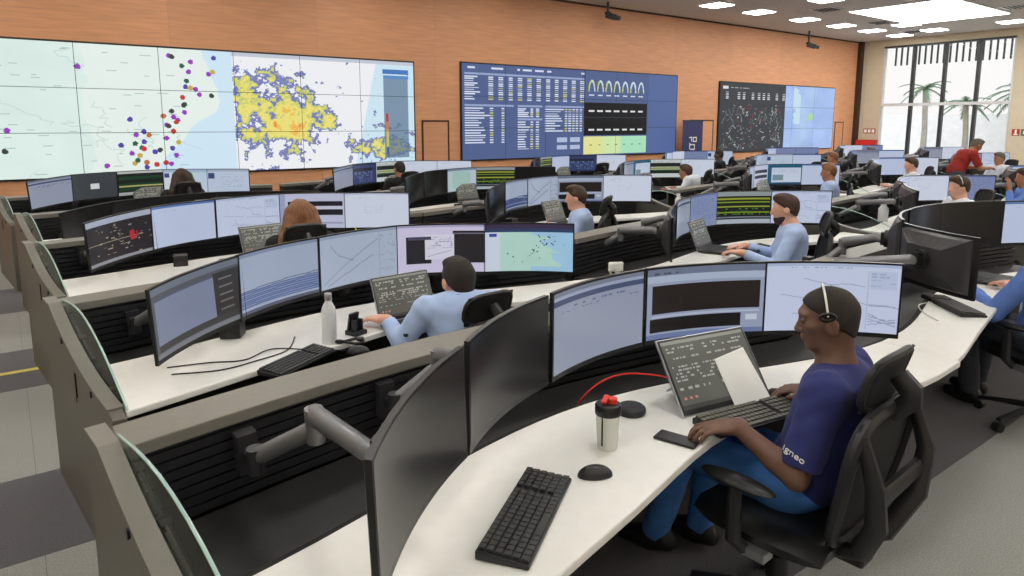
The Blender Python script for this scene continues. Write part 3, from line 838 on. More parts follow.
def build_back():
    """faceted rear shell that follows the curve, then tapers to the mount"""
    mb = MB(); n = 8; v = []; f = []
    rings = [(.262, .148, 0.), (.245, .135, .016)]
    for hx, hz, dy in rings:
        ring = []
        for i in range(n + 1):
            s = -hx + 2 * hx * i / n; ring.append((MR * math.sin(s / MR), curve_y(s) + .0155 + dy, -hz))
        for i in range(n, -1, -1):
            s = -hx + 2 * hx * i / n; ring.append((MR * math.sin(s / MR), curve_y(s) + .0155 + dy, hz))
        v += ring
    m = 2 * (n + 1)
    ring = [(-.13 + .26 * i / n, .058, -.07) for i in range(n + 1)] + [(-.13 + .26 * i / n, .058, .07) for i in range(n, -1, -1)]
    v += ring
    for l in (0, m):
        for k in range(m): f.append((l + k, l + (k + 1) % m, l + m + (k + 1) % m, l + m + k))
    for i in range(n): f.append((2 * m + i, 2 * m + i + 1, 2 * m + m - 2 - i, 2 * m + m - 1 - i))
    return mb.add(v, f)
SCREEN_MESH = {}
def screen_mesh(kind, fine):
    key = (kind, fine)
    if key not in SCREEN_MESH:
        w, h = (128, 72) if fine else (56, 32)
        R = random.Random(hash(kind) % 1 + sum(map(ord, kind)))
        arr = CONTENT[kind][0](w, h, R).a
        b = .008
        def pos(u, v):
            s = -MW / 2 + b + (MW - 2 * b) * u
            return (MR * math.sin(s / MR), curve_y(s) - .0012, MH / 2 - b - v * (MH - 2 * b - .006))
        SCREEN_MESH[key] = pixel_mesh('screen_' + kind, arr, pos, 'display')
        me = SCREEN_MESH[key]; me.polygons.foreach_set('use_smooth', [True] * len(me.polygons))
    return SCREEN_MESH[key]

# five monitors in an arc, ends toward the operator
def make_arc(P):
    out = []
    for (x0, y0), (x1, y1) in zip(P, P[1:]): out.append(((x0 + x1) / 2, (y0 + y1) / 2, math.degrees(math.atan2(y1 - y0, x1 - x0))))
    return out
ARC_FRONT = make_arc([(.50, 1.17), (.95, 1.54), (1.50, 1.83), (2.10, 1.92), (2.65, 1.70), (3.07, 1.32)])
ARC_RIGHT = make_arc([(.54, 1.34), (.82, 1.84), (1.30, 2.02), (1.88, 2.05), (2.42, 1.85), (2.90, 1.50)])
ARC = make_arc([(.46, 1.22), (.87, 1.53), (1.38, 1.81), (1.95, 1.95), (2.45, 1.69), (2.90, 1.34)])
def build_monitor_proto():
    """one prototype per place in the arc: the arm reaches from the slat rail to the back of the screen"""
    hs = None; out = []
    for i, (mx, my, hd) in enumerate(ARC):
        t = thing('monitor', 'x', 'monitor', (0, 0, 0))
        if hs is None:
            hs = build_housing().build('housing', 'bezel_black', t, smooth=True)
            bk = build_back().build('back_cover', 'monitor_back', t)
            mt = MB().cyl((0, .05, 0), (0, .085, 0), .055, n=18).box((0, .09, 0), (.05, .03, .08)).build('mount_plate', 'plastic_black', t)
        else:
            for p in (hs, bk, mt):
                c = p.copy(); COL.objects.link(c); c.parent = t
        # arm in monitor space
        a = math.radians(hd)
        M = Matrix.Rotation(-a, 3, 'Z')
        cx = min(WS - .3, max(.25, mx + (.05 if i in (2,) else (-.18 if i < 2 else .18))))
        clamp = Vector((cx - mx, y_slat(cx) - .02 - my, .80 - 1.045))
        clamp = M @ clamp
        tip = Vector((0, .10, 0))
        mid = (tip + clamp) / 2 + Vector((.10 if i < 3 else -.10, .02, .02))
        low = clamp + (M @ Vector((0, -.09, .02)))
        arm = MB().tube([tip + Vector((0, .0, -.01)), tip + Vector((0, .03, 0)), mid + Vector((0, 0, .035))], [.018, .022, .026], 10, flat=1.25).build('arm_upper', 'arm_grey', t, smooth=True)
        arm2 = MB().tube([mid + Vector((0, 0, -.01)), low], [.024, .022], 10, flat=1.2).cyl(mid + Vector((0, 0, -.05)), mid + Vector((0, 0, .055)), .027).build('arm_lower', 'arm_grey', t, smooth=True)
        MB().cyl(low + Vector((0, 0, -.05)), low + Vector((0, 0, .03)), .026).box(clamp, (.06, .05, .13), M).tube([low, clamp], .016, 8).build('rail_clamp', 'monitor_back', t)
        freeze(t); out.append(t)
    return out
MON = build_monitor_proto()
CONSOLE_END = build_console(.19, WS, FRONT_A)
CONSOLE = build_console(0., WS, FRONT_B)
CONSOLE_ODD = build_console(0., WS - .25, FRONT_B)
PART = build_partition()
PROTO_USED = {}
def instance(proto, loc, rz, name=None):
    """the prototype itself the first time, copies after that"""
    if not PROTO_USED.get(proto.name): PROTO_USED[proto.name] = True; o = proto
    else: o = copy_tree(proto)
    o.location = loc; o.rotation_euler = (0, 0, rz)
    return o

ROWY = [0, 1.87, 3.98, 6.02, 8.1]
ROWORD = ['front row', 'second row', 'third row', 'fourth row', 'fifth row']
SITES = {   # (row, place): origin x
    (0, 0): 0., (0, 1): 3.40,
    (1, 0): -.02, (1, 1): 3.50, (1, 2): 6.92, (1, 3): 10.34,
    (2, 0): -.06, (2, 1): 3.35, (2, 2): 7.2, (2, 3): 10.62, (2, 4): 14.04,
    (3, 0): -.08, (3, 1): 3.34, (3, 2): 6.9, (3, 3): 10.32, (3, 4): 13.9, (3, 5): 17.32,
    (4, 0): -.25, (4, 1): 3.3, (4, 2): 6.9, (4, 3): 10.32, (4, 4): 13.9, (4, 5): 17.32}
DESKNAME = {(0, 0): "navy-polo man's desk", (0, 1): "front-row desk at right edge", (1, 0): "back-turned man's second-row desk", (1, 1): "bearded man's desk",
    (1, 2): "white-headset man's desk", (1, 3): "second-row desk at far right", (2, 0): "long-haired woman's desk", (2, 1): "third-row dark-haired man's desk"}
RN = ['first', 'second', 'third', 'fourth', 'fifth']
for (j, k) in SITES:
    if (j, k) not in DESKNAME: DESKNAME[(j, k)] = '%s-row desk %s from left' % (RN[j], ORD[k])
SHOW = {(0, 0): ['off', 'off', 'greysheet', 'darkwin', 'whitemap'], (0, 1): ['off', 'off', 'off', 'off', 'plain'],
    (1, 0): ['splitdark', 'streak', 'greymap', 'lavender', 'greenmap'], (1, 1): ['off', 'greysheet', 'bluegrey', 'green', 'whitemap'],
    (1, 2): ['off', 'dashboard', 'windowgrid', 'white', 'bluegrey'], (1, 3): ['off', 'bluegrey', 'bluegrey', 'plain', 'white'],
    (2, 0): ['darkmap', 'plain', 'whitemap', 'bars', 'white'], (2, 1): ['off', 'streak', 'greymap', 'darkwin', 'white'],
    (2, 2): ['greysheet', 'greymap', 'bars', 'desktop', 'plain'], (2, 3): ['off', 'green', 'palemap', 'plain', 'white'], (2, 4): ['off', 'bluegrey', 'plain', 'bluegrey', 'whitemap'],
    (3, 0): ['off'] * 5, (3, 1): ['off', 'off', 'palegreen', 'green', 'off'], (3, 2): ['off', 'greysheet', 'desktop', 'greenbars', 'white'], (3, 3): ['off', 'greysheet', 'greymap', 'palemap', 'plain'],
    (4, 0): ['greysheet', 'darkgrey', 'traces', 'mapperson', 'palemap'], (4, 1): ['greysheet', 'dashboard', 'greenbars', 'white', 'white'], (4, 2): ['off', 'green', 'plain', 'dashboard', 'white'], (4, 3): ['greysheet', 'plain', 'white', 'bluegrey', 'palemap']}
allk = ['greysheet', 'plain', 'whitemap', 'bars', 'greenbars', 'palemap', 'bluegrey', 'desktop', 'white']
for kk in SITES:
    if kk not in SHOW: SHOW[kk] = [rnd.choice(allk) for _ in range(5)]
# the front desk's screens stand a little differently
for (j, k), ox in SITES.items():
    oy = ROWY[j]
    nm = DESKNAME[(j, k)]
    d = instance(CONSOLE_END if k == 0 else CONSOLE_ODD if k % 2 and j else CONSOLE, (ox, oy, 0), 0)
    tag(d, 'curved white console with black slatted back, the ' + nm, 'desk', 'curved console desks')
    if k == 0:
        p = instance(PART, (ox + .15, oy + 2.2, 0), math.radians(6))
        tag(p, 'taupe end panel with curved glass, left end of ' + nm, 'partition', 'glass-topped desk end panels')
    elif j > 0:
        p = instance(PART, (ox + WS - .215, oy + 2.2, 0), 0)
        tag(p, 'taupe end panel with curved glass, right end of ' + nm, 'partition', 'glass-topped desk end panels')
    for i, (mx, my, hd) in enumerate(ARC_FRONT if (j, k) == (0, 0) else ARC_RIGHT if (j, k) == (0, 1) else ARC):
        kind = SHOW[(j, k)][i]
        z = (1.045 if (j, k) != (3, 0) else .90) - (.022 if i == 0 else 0) - (.03 if j == 1 else 0)
        z += .04 if (j, k) == (0, 1) else 0
        m = instance(MON[i], (ox + mx - (.12 if (j, k) in ((1, 1), (2, 1)) else 0), oy + my + (.16 if (j, k) in ((1, 1), (2, 1)) else 0), z), math.radians(hd))
        if i == 0 and (j, k) != (0, 1): m.rotation_euler = (0, math.radians(-4), math.radians(hd))
        s = bpy.data.objects.new('screen', screen_mesh(kind, j < 2 and k < 2 or (j, k) == (2, 0))); COL.objects.link(s); s.parent = m
        tag(m, ('switched-off dark ' if kind == 'off' else '') + 'curved monitor' + ('' if kind == 'off' else ' showing ' + CONTENT[kind][1]) + ', %s from left, %s' % (ORD[i], nm), 'monitor', 'curved desk monitors')
# ---------------------------------------------------------------- desk equipment
def build_keyboard(keymat):
    t = thing('keyboard', 'x', 'keyboard', (0, 0, 0))
    W, D = .44, .14
    MB().prism([(-D / 2, 0), (D / 2, 0), (D / 2, .024), (-D / 2, .012)], -W / 2, W / 2, 'x').build('body', 'plastic_black', t, bevel=.004)
    mb = MB(); rows = 6; n = 19
    for r in range(rows):
        y = -.056 + r * .0225; z = .0135 + (y + .07) * .086 + .003
        x = -W / 2 + .012
        while x < W / 2 - .02:
            if r == 0 and -.11 < x < -.02: w = .105
            else: w = .0175
            if not (abs(x - .085) < .004 or abs(x - .145) < .004):
                mb.box((x + w / 2, y, z), (w, .0175, .006))
            x += w + .0035
    o = mb.build('keys', keymat, t); o['kind'] = 'stuff'
    return freeze(t)
KEYB = build_keyboard('key_dark')
KEYG = build_keyboard('key_grey')
def build_mouse():
    t = thing('computer_mouse', 'x', 'mouse', (0, 0, 0))
    MB().ell((0, 0, 0), (.055, .031, .034), 18, half=True).build('shell', 'plastic_black', t, smooth=True)
    MB().cyl((.026, -.003, .0235), (.026, .003, .0235), .008, n=12).build('scroll_wheel', 'key_grey', t)
    return freeze(t)
MOUSE = build_mouse()
LAPW, LAPD = .36, .25
def build_laptop(fine):
    t = thing('laptop', 'x', 'laptop', (0, 0, 0))      # origin: hinge centre on the desk, user at -y
    MB().box((0, -LAPD / 2, .012), (LAPW, LAPD, .016)).build('base', 'plastic_dark', t, bevel=.004)
    mb = MB()
    for r in range(5):
        for c in range(14): mb.box((-.15 + c * .0225, -.05 - r * .022, .0215), (.018, .018, .003))
    o = mb.build('keys', 'key_dark', t); o['kind'] = 'stuff'
    MB().box((0, -.21, .0208), (.1, .06, .001)).build('touchpad', 'plastic_black', t)
    a = math.radians(22)
    def L_(x, h, d=0): return (x, math.sin(a) * h - math.cos(a) * d * 1, .02 + math.cos(a) * h + math.sin(a) * d)
    ld = MB(); HL = .245
    v = []
    for d in (-.010, .0):
        v += [L_(-LAPW / 2, 0, d), L_(LAPW / 2, 0, d), L_(LAPW / 2, HL, d), L_(-LAPW / 2, HL, d)]
    ld.add(v, [(0, 1, 2, 3), (7, 6, 5, 4), (0, 4, 5, 1), (1, 5, 6, 2), (2, 6, 7, 3), (3, 7, 4, 0)])
    lid = ld.build('lid', 'alu', t, bevel=.002)
    R = random.Random(3)
    arr = c_laptop(96 if fine else 48, 60 if fine else 30, R).a
    me = pixel_mesh('laptop_screen', arr, lambda u, vv: L_((-.5 + u) * (LAPW - .016), HL - .009 - vv * (HL - .028), .0022), 'display')
    link('screen', me, lid)
    b = MB(); v = [L_(-LAPW / 2 + .003, .003, .001), L_(LAPW / 2 - .003, .003, .001), L_(LAPW / 2 - .003, HL - .003, .001), L_(-LAPW / 2 + .003, HL - .003, .001)]
    b.add(v, [(0, 1, 2, 3)]); b.build('bezel', 'bezel_black', lid)
    return freeze(t)
LAP = build_laptop(True)

# ---------------------------------------------------------------- office chair, facing +x, origin under the hips
def build_chair():
    t = thing('office_chair', 'x', 'chair', (0, 0, 0))
    for i in range(5):
        a = 2 * PI * i / 5 + .3
        c, s = math.cos(a), math.sin(a)
        l = MB().tube([(.03 + .03 * c, .03 * s, .115), (.03 + .16 * c, .16 * s, .10), (.03 + .31 * c, .31 * s, .075)], [.03, .025, .018], 8, flat=.7).build('leg', 'chair_frame', t, smooth=True)
        MB().cyl((.03 + .31 * c - .022 * s, .31 * s + .022 * c, .028), (.03 + .31 * c + .022 * s, .31 * s - .022 * c, .028), .028, n=12).build('caster', 'plastic_black', l)
    MB().cyl((.03, 0, .10), (.03, 0, .27), .035).cyl((.03, 0, .25), (.03, 0, .40), .022).build('gas_column', 'chair_frame', t, smooth=True)
    MB().box((.02, 0, .385), (.26, .2, .05)).box((-.16, 0, .40), (.22, .09, .04)).build('tilt_mechanism', 'plastic_black', t, bevel=.01)
    # cushion with a rounded waterfall front
    mb = MB(); vs = []; fs = []; nx, ny = 12, 10
    for i in range(nx + 1):
        for k in range(ny + 1):
            u = i / nx; v = k / ny * 2 - 1
            xx = -.21 + .47 * u; w = .245 * (1 - .18 * (abs(u - .5) * 2) ** 4)
            z = .475 + .012 * v * v - .04 * max(0, u - .75) ** 1.5 * 8 * .5 - (.035 * max(0, abs(v) - .8) / .2) - .02 * max(0, .15 - u) / .15
            vs.append((xx, v * w, z))
    n0 = len(vs)
    for i in range(nx + 1):
        for k in range(ny + 1):
            x_, y_, z_ = vs[i * (ny + 1) + k]; vs.append((x_ * .96 + .001, y_ * .94, .415))
    q = lambda i, k, o=0: o + i * (ny + 1) + k
    for i in range(nx):
        for k in range(ny):
            fs.append((q(i, k), q(i + 1, k), q(i + 1, k + 1), q(i, k + 1))); fs.append((q(i, k, n0), q(i, k + 1, n0), q(i + 1, k + 1, n0), q(i + 1, k, n0)))
    for i in range(nx):
        for k in (0, ny): fs.append((q(i, k), q(i + 1, k), q(i + 1, k, n0), q(i, k, n0)))
    for k in range(ny):
        for i in (0, nx): fs.append((q(i, k), q(i, k + 1), q(i, k + 1, n0), q(i, k, n0)))
    mb.add(vs, fs).build('seat', 'leather_black', t, smooth=True)
    # backrest: reclined frame loop with mesh
    def B(y, h):   # point on the reclined back, gently hollow
        return Vector((-.205 - .20 * h - .05 * math.sin(PI * min(1, h / .5)) * .35 + .22 * y * y, y, .47 + h))
    loop = []
    for i in range(36):
        th = 2 * PI * i / 36
        cy, sy = math.cos(th), math.sin(th)
        y = .225 * math.copysign(abs(cy) ** .55, cy); h = .235 + .235 * math.copysign(abs(sy) ** .55, sy)
        y *= .80 + .2 * min(1, h / .3)
        loop.append(B(y, h))
    MB().tube(loop, .021, 8, closed=True).build('back_frame', 'chair_frame', t, smooth=True)
    mb = MB(); vs = []; fs = []; n, m = 10, 10
    for i in range(n + 1):
        for k in range(m + 1):
            h = .012 + .446 * i / n; y = (-.205 + .41 * k / m) * (.80 + .2 * min(1, h / .3)); vs.append(B(y, h))
    for i in range(n):
        for k in range(m): a = i * (m + 1) + k; fs.append((a, a + 1, a + m + 2, a + m + 1))
    o = mb.add(vs, fs).build('back_mesh', 'mesh_black', t, smooth=True)
    md = o.modifiers.new('thick', 'SOLIDIFY'); md.thickness = .006
    # rear support arms sweeping behind the mesh
    for s in (-1, 1):
        MB().tube([B(s * .2, .42) + Vector((-.01, 0, 0)), B(s * .2, .28) + Vector((-.075, 0, 0)), B(s * .16, .14) + Vector((-.10, 0, 0)), B(s * .09, .02) + Vector((-.07, 0, -.02)), (-.17, s * .045, .41)], [.014, .022, .026, .026, .024], 8, flat=1.3).build('back_support', 'chair_frame', t, smooth=True)
    MB().tube([B(-.19, .22) + Vector((-.075, 0, 0)), B(0, .2) + Vector((-.06, 0, 0)), B(.19, .22) + Vector((-.075, 0, 0))], .022, 8, flat=1.6).build('lumbar_bar', 'chair_frame', t, smooth=True)
    # headrest
    def Hd(y, h): return Vector((-.285 + .7 * y * y - .25 * h - .05 * abs(h), y, 1.02 + h))
    loop = []
    for i in range(24):
        th = 2 * PI * i / 24; cy, sy = math.cos(th), math.sin(th)
        loop.append(Hd(.145 * math.copysign(abs(cy) ** .6, cy), .088 * math.copysign(abs(sy) ** .6, sy)))
    hr = MB().tube(loop, .013, 8, closed=True).build('headrest', 'chair_frame', t, smooth=True)
    mb = MB(); vs = []; fs = []
    for i in range(7):
        for k in range(9): vs.append(Hd(-.14 + .28 * k / 8, -.084 + .168 * i / 6))
    for i in range(6):
        for k in range(8): a = i * 9 + k; fs.append((a, a + 1, a + 10, a + 9))
    o = mb.add(vs, fs).build('headrest_mesh', 'mesh_black', hr, smooth=True)
    md = o.modifiers.new('thick', 'SOLIDIFY'); md.thickness = .008
    MB().tube([Hd(0, .02) + Vector((-.02, 0, 0)), Hd(0, -.02) + Vector((-.07, 0, 0)), B(0, .5) + Vector((-.05, 0, 0)), B(0, .44)], [.024, .028, .026, .022], 8, flat=1.3).build('headrest_stem', 'chair_frame', t, smooth=True)
    for s in (-1, 1):
        ar = MB().tube([(.03, s * .25, .40), (.05, s * .285, .44), (.05, s * .29, .63)], [.022, .026, .024], 8).build('armrest', 'chair_frame', t, smooth=True)
        MB().ell((.045, s * .285, .645), (.135, .042, .020), 16).build('arm_pad', 'leather_black', ar, smooth=True)
        MB().box((-.01, s * .235, .40), (.08, .06, .03)).build('arm_bracket', 'alu', t)
    return freeze(t)
CHAIR = build_chair()

def build_tablet():
    """large tablet computer on its kickstand, origin at the middle of its lower edge"""
    t = thing('tablet_computer', 'x', 'tablet', (0, 0, 0))
    W, HL, a = .44, .295, math.radians(36)
    def L_(x, h, d=0): return (x, math.sin(a) * h - math.cos(a) * d, .004 + math.cos(a) * h + math.sin(a) * d)
    v = []
    for d in (-.011, .0): v += [L_(-W / 2, 0, d), L_(W / 2, 0, d), L_(W / 2, HL, d), L_(-W / 2, HL, d)]
    MB().add(v, [(0, 1, 2, 3), (7, 6, 5, 4), (0, 4, 5, 1), (1, 5, 6, 2), (2, 6, 7, 3), (3, 7, 4, 0)]).build('shell', 'alu', t, bevel=.003)
    b = MB().add([L_(-W / 2 + .004, .004, .0008), L_(W / 2 - .004, .004, .0008), L_(W / 2 - .004, HL - .004, .0008), L_(-W / 2 + .004, HL - .004, .0008)], [(0, 1, 2, 3)]).build('bezel', 'bezel_black', t)
    me = pixel_mesh('tablet_screen', c_laptop(128, 80, random.Random(3)).a, lambda u, vv: L_((-.5 + u) * (W - .026), HL - .012 - vv * (HL - .034), .0018), 'display')
    link('screen', me, b)
    p0 = Vector(L_(0, HL * .5, -.012)); 
    MB().box((p0.x, p0.y + .055, p0.z / 2), (.26, .006, .145), (.9, 0, 0)).build('kickstand', 'alu', t)
    return freeze(t)
TABLET = build_tablet()
# ---------------------------------------------------------------- people: smooth signed-distance bodies, polygonised
def sdf_polygon(prims, res, fold=0.):
    """prims: ('c',a,b,ra,rb,k[,flatA,flatB]) tapered capsule | ('e',c,radii,R,k) ellipsoid | ('s',...) ellipsoid cut away | ('h',point,normal) keep the half space behind"""
    lo = np.full(3, 1e9); hi = -lo
    for p in prims:
        if p[0] == 'c':
            for q, r in ((p[1], p[3]), (p[2], p[4])): lo = np.minimum(lo, np.array(q) - r); hi = np.maximum(hi, np.array(q) + r)
        elif p[0] == 'e':
            r = max(p[2]); lo = np.minimum(lo, np.array(p[1]) - r); hi = np.maximum(hi, np.array(p[1]) + r)
    lo -= 4 * res; hi += 4 * res
    n = np.ceil((hi - lo) / res).astype(int) + 1
    ax = [lo[i] + res * np.arange(n[i]) for i in range(3)]
    D = np.full(n, .5, np.float32)
    for p in prims:
        if p[0] == 'h':
            q = np.array(p[1]); nn = np.array(p[2], float); nn /= np.linalg.norm(nn)
            pl = (ax[0][:, None, None] - q[0]) * nn[0] + (ax[1][None, :, None] - q[1]) * nn[1] + (ax[2][None, None, :] - q[2]) * nn[2]
            D = np.maximum(D, pl.astype(np.float32)); continue
        k = p[5] if p[0] == 'c' else p[4]
        m = k * 1.5 + 3.5 * res
        if p[0] == 'c':
            a, b = np.array(p[1], float), np.array(p[2], float); R_ = max(p[3], p[4]); l_ = np.minimum(a, b) - R_ - m; h_ = np.maximum(a, b) + R_ + m
        else:
            c = np.array(p[1], float); R_ = max(p[2]); l_ = c - R_ - m; h_ = c + R_ + m
        i0 = np.clip(np.floor((l_ - lo) / res).astype(int), 0, n); i1 = np.clip(np.ceil((h_ - lo) / res).astype(int) + 1, 0, n)
        if np.any(i1 <= i0): continue
        X = ax[0][i0[0]:i1[0]][:, None, None]; Y = ax[1][i0[1]:i1[1]][None, :, None]; Z = ax[2][i0[2]:i1[2]][None, None, :]
        if p[0] == 'c':
            d = b - a; L2 = max(1e-12, d @ d)
            t = ((X - a[0]) * d[0] + (Y - a[1]) * d[1] + (Z - a[2]) * d[2]) / L2
            tc = np.clip(t, 0, 1)
            dist = np.sqrt((X - a[0] - tc * d[0]) ** 2 + (Y - a[1] - tc * d[1]) ** 2 + (Z - a[2] - tc * d[2]) ** 2) - (p[3] + (p[4] - p[3]) * tc)
            if len(p) > 6:
                L_ = math.sqrt(L2)
                if p[6]: dist = np.maximum(dist, -t * L_)
                if p[7]: dist = np.maximum(dist, (t - 1) * L_)
        else:
            x, y, z = X - c[0], Y - c[1], Z - c[2]
            if p[3] is not None:
                Rm = np.array(p[3])   # rows: local axes
                x, y, z = (Rm[0][0] * x + Rm[0][1] * y + Rm[0][2] * z), (Rm[1][0] * x + Rm[1][1] * y + Rm[1][2] * z), (Rm[2][0] * x + Rm[2][1] * y + Rm[2][2] * z)
            r = p[2]
            k0 = np.sqrt((x / r[0]) ** 2 + (y / r[1]) ** 2 + (z / r[2]) ** 2); k1 = np.sqrt((x / r[0] ** 2) ** 2 + (y / r[1] ** 2) ** 2 + (z / r[2] ** 2) ** 2)
            dist = k0 * (k0 - 1) / np.maximum(k1, 1e-6)
        S = D[i0[0]:i1[0], i0[1]:i1[1], i0[2]:i1[2]]
        if p[0] == 's':
            dd = -dist; hh = np.maximum(k - np.abs(S - dd), 0) / max(k, 1e-6); S[...] = np.maximum(S, dd) + hh * hh * k * .25
        else:
            hh = np.maximum(k - np.abs(S - dist), 0) / max(k, 1e-6); S[...] = np.minimum(S, dist) - hh * hh * k * .25
    if fold:
        X = ax[0][:, None, None]; Y = ax[1][None, :, None]; Z = ax[2][None, None, :]
        D += (fold * np.sin(X * 31 + Z * 47 + 3 * np.sin(Y * 17)) * np.sin(Y * 29 - Z * 23 + 2 * np.sin(X * 19))).astype(np.float32)
    # naive surface nets
    s = D < 0
    cs = np.zeros(np.array(D.shape) - 1, np.int8)
    for dx in (0, 1):
        for dy in (0, 1):
            for dz in (0, 1): cs += s[dx:dx + cs.shape[0], dy:dy + cs.shape[1], dz:dz + cs.shape[2]]
    act = (cs > 0) & (cs < 8)
    ids = np.argwhere(act); idx = np.full(act.shape, -1, np.int64); idx[act] = np.arange(len(ids))
    acc = np.zeros((len(ids), 3)); cnt = np.zeros(len(ids))
    cor = [(a, b, c) for a in (0, 1) for b in (0, 1) for c in (0, 1)]
    for i, A in enumerate(cor):
        for B_ in cor[i + 1:]:
            if sum(abs(np.array(A) - np.array(B_))) != 1: continue
            da = D[ids[:, 0] + A[0], ids[:, 1] + A[1], ids[:, 2] + A[2]]; db = D[ids[:, 0] + B_[0], ids[:, 1] + B_[1], ids[:, 2] + B_[2]]
            m = (da < 0) != (db < 0); t = np.where(m, da / np.where(m, da - db, 1), 0)
            acc += np.where(m[:, None], np.array(A) + t[:, None] * (np.array(B_) - np.array(A)), 0); cnt += m
    V = lo + res * (ids + acc / cnt[:, None])
    Fs = []
    sh = s.shape
    for a in range(3):
        b, c = (a + 1) % 3, (a + 2) % 3
        sl0 = [slice(None)] * 3; sl1 = [slice(None)] * 3; sl0[a] = slice(0, -1); sl1[a] = slice(1, None)
        ch = s[tuple(sl0)] != s[tuple(sl1)]
        e = np.argwhere(ch); e = e[(e[:, b] > 0) & (e[:, c] > 0) & (e[:, b] < sh[b] - 1) & (e[:, c] < sh[c] - 1)]
        q = []
        for (ob, oc) in ((-1, -1), (0, -1), (0, 0), (-1, 0)):
            o = e.copy(); o[:, b] += ob; o[:, c] += oc; q.append(idx[o[:, 0], o[:, 1], o[:, 2]])
        q = np.stack(q, 1); fl = ~s[e[:, 0], e[:, 1], e[:, 2]]
        q[fl] = q[fl][:, ::-1]; Fs.append(q)
    return V, np.concatenate(Fs)

def sdf_object(name, prims, res, mat, parent, fold=0.):
    V, Fc = sdf_polygon(prims, res, fold)
    me = bpy.data.meshes.new(name); me.from_pydata(V.tolist(), [], Fc.tolist()); me.materials.append(MATS[mat])
    me.polygons.foreach_set('use_smooth', [True] * len(me.polygons))
    o = bpy.data.objects.new(name, me); COL.objects.link(o); o.parent = parent
    return o

def v3(*a): return np.array(a, float)
def frame(f, u):
    f = np.array(f, float); f /= np.linalg.norm(f); u = np.array(u, float); l = np.cross(u, f); l /= np.linalg.norm(l); u = np.cross(f, l); return f, l, u

def head_prims(c, f, u, detail, hs=1., k=.02):
    f, l, u = frame(f, u); Rm = [f, l, u]
    P = lambda a, b, d: c + (f * a + l * b + u * d) * hs
    pr = [('e', P(-.012, 0, .028), (.100, .077, .092), Rm, k), ('e', P(.022, 0, -.035), (.072, .062, .088), Rm, .03), ('e', P(.052, 0, -.098), (.034, .036, .024), Rm, .03)]
    if detail:
        pr += [('e', P(.082, 0, .032), (.016, .052, .012), Rm, .02), ('c', P(.092, 0, .008), P(.110, 0, -.030), .008, .012, .012),
               ('e', P(.098, .013, -.034), (.010, .010, .008), Rm, .008), ('e', P(.098, -.013, -.034), (.010, .010, .008), Rm, .008),
               ('e', P(.089, 0, -.058), (.014, .026, .007), Rm, .008), ('e', P(.087, 0, -.070), (.014, .023, .008), Rm, .008),
               ('e', P(.060, .048, -.012), (.025, .018, .018), Rm, .02), ('e', P(.060, -.048, -.012), (.025, .018, .018), Rm, .02)]
        for s in (-1, 1): pr.append(('s', P(.098, s * .031, .008), (.016, .017, .010), Rm, .012))
    else:
        pr += [('c', P(.09, 0, .008), P(.108, 0, -.028), .010, .013, .014)]
    for s in (-1, 1):
        pr.append(('e', P(-.006, s * .085, -.010), (.026, .011, .034), Rm, .008))
        if detail: pr.append(('s', P(.0, s * .096, -.006), (.013, .006, .019), Rm, .005))
    return [(p[0], p[1], tuple(v * hs for v in p[2]), p[3], p[4]) if p[0] in 'es' else (p[0], p[1], p[2], p[3] * hs, p[4] * hs, p[5]) for p in pr]

def hand_prims(w, d, down, thumb, curl=.5):
    """w wrist, d pointing to the knuckles, down = palm side, thumb = side of the thumb"""
    d, s, dn = np.array(d, float), np.array(thumb, float), np.array(down, float)
    d /= np.linalg.norm(d); s -= d * (s @ d); s /= np.linalg.norm(s); dn -= d * (dn @ d) + s * (dn @ s); dn /= np.linalg.norm(dn)
    pr = [('e', w + d * .050, (.054, .040, .017), [d, s, dn], .012), ('c', w - d * .02, w + d * .03, .026, .024, .02)]
    for i, (o, L_) in enumerate(((.029, .074), (.010, .082), (-.009, .076), (-.027, .060))):
        b = w + d * (.088 - .006 * abs(i - 1)) + s * o
        a0 = curl * .5; a1 = curl * 1.3; a2 = curl * 1.9
        sp = s * (o * 1.2)
        p1 = b + (d * math.cos(a0) + dn * math.sin(a0)) * L_ * .45 + sp * .2; p2 = p1 + (d * math.cos(a1) + dn * math.sin(a1)) * L_ * .32; p3 = p2 + (d * math.cos(a2) + dn * math.sin(a2)) * L_ * .24
        pr += [('c', b, p1, .0098, .0090, .006), ('c', p1, p2, .0090, .0082, .003), ('c', p2, p3, .0082, .0072, .003)]
    t0 = w + d * .022 + s * .028; t1 = t0 + (d * .75 + s * .5 + dn * .25) * .045; t2 = t1 + (d * .95 + s * .1 + dn * .2) * .032
    pr += [('c', t0, t1, .0145, .0115, .012), ('c', t1, t2, .0112, .0085, .004)]
    return pr

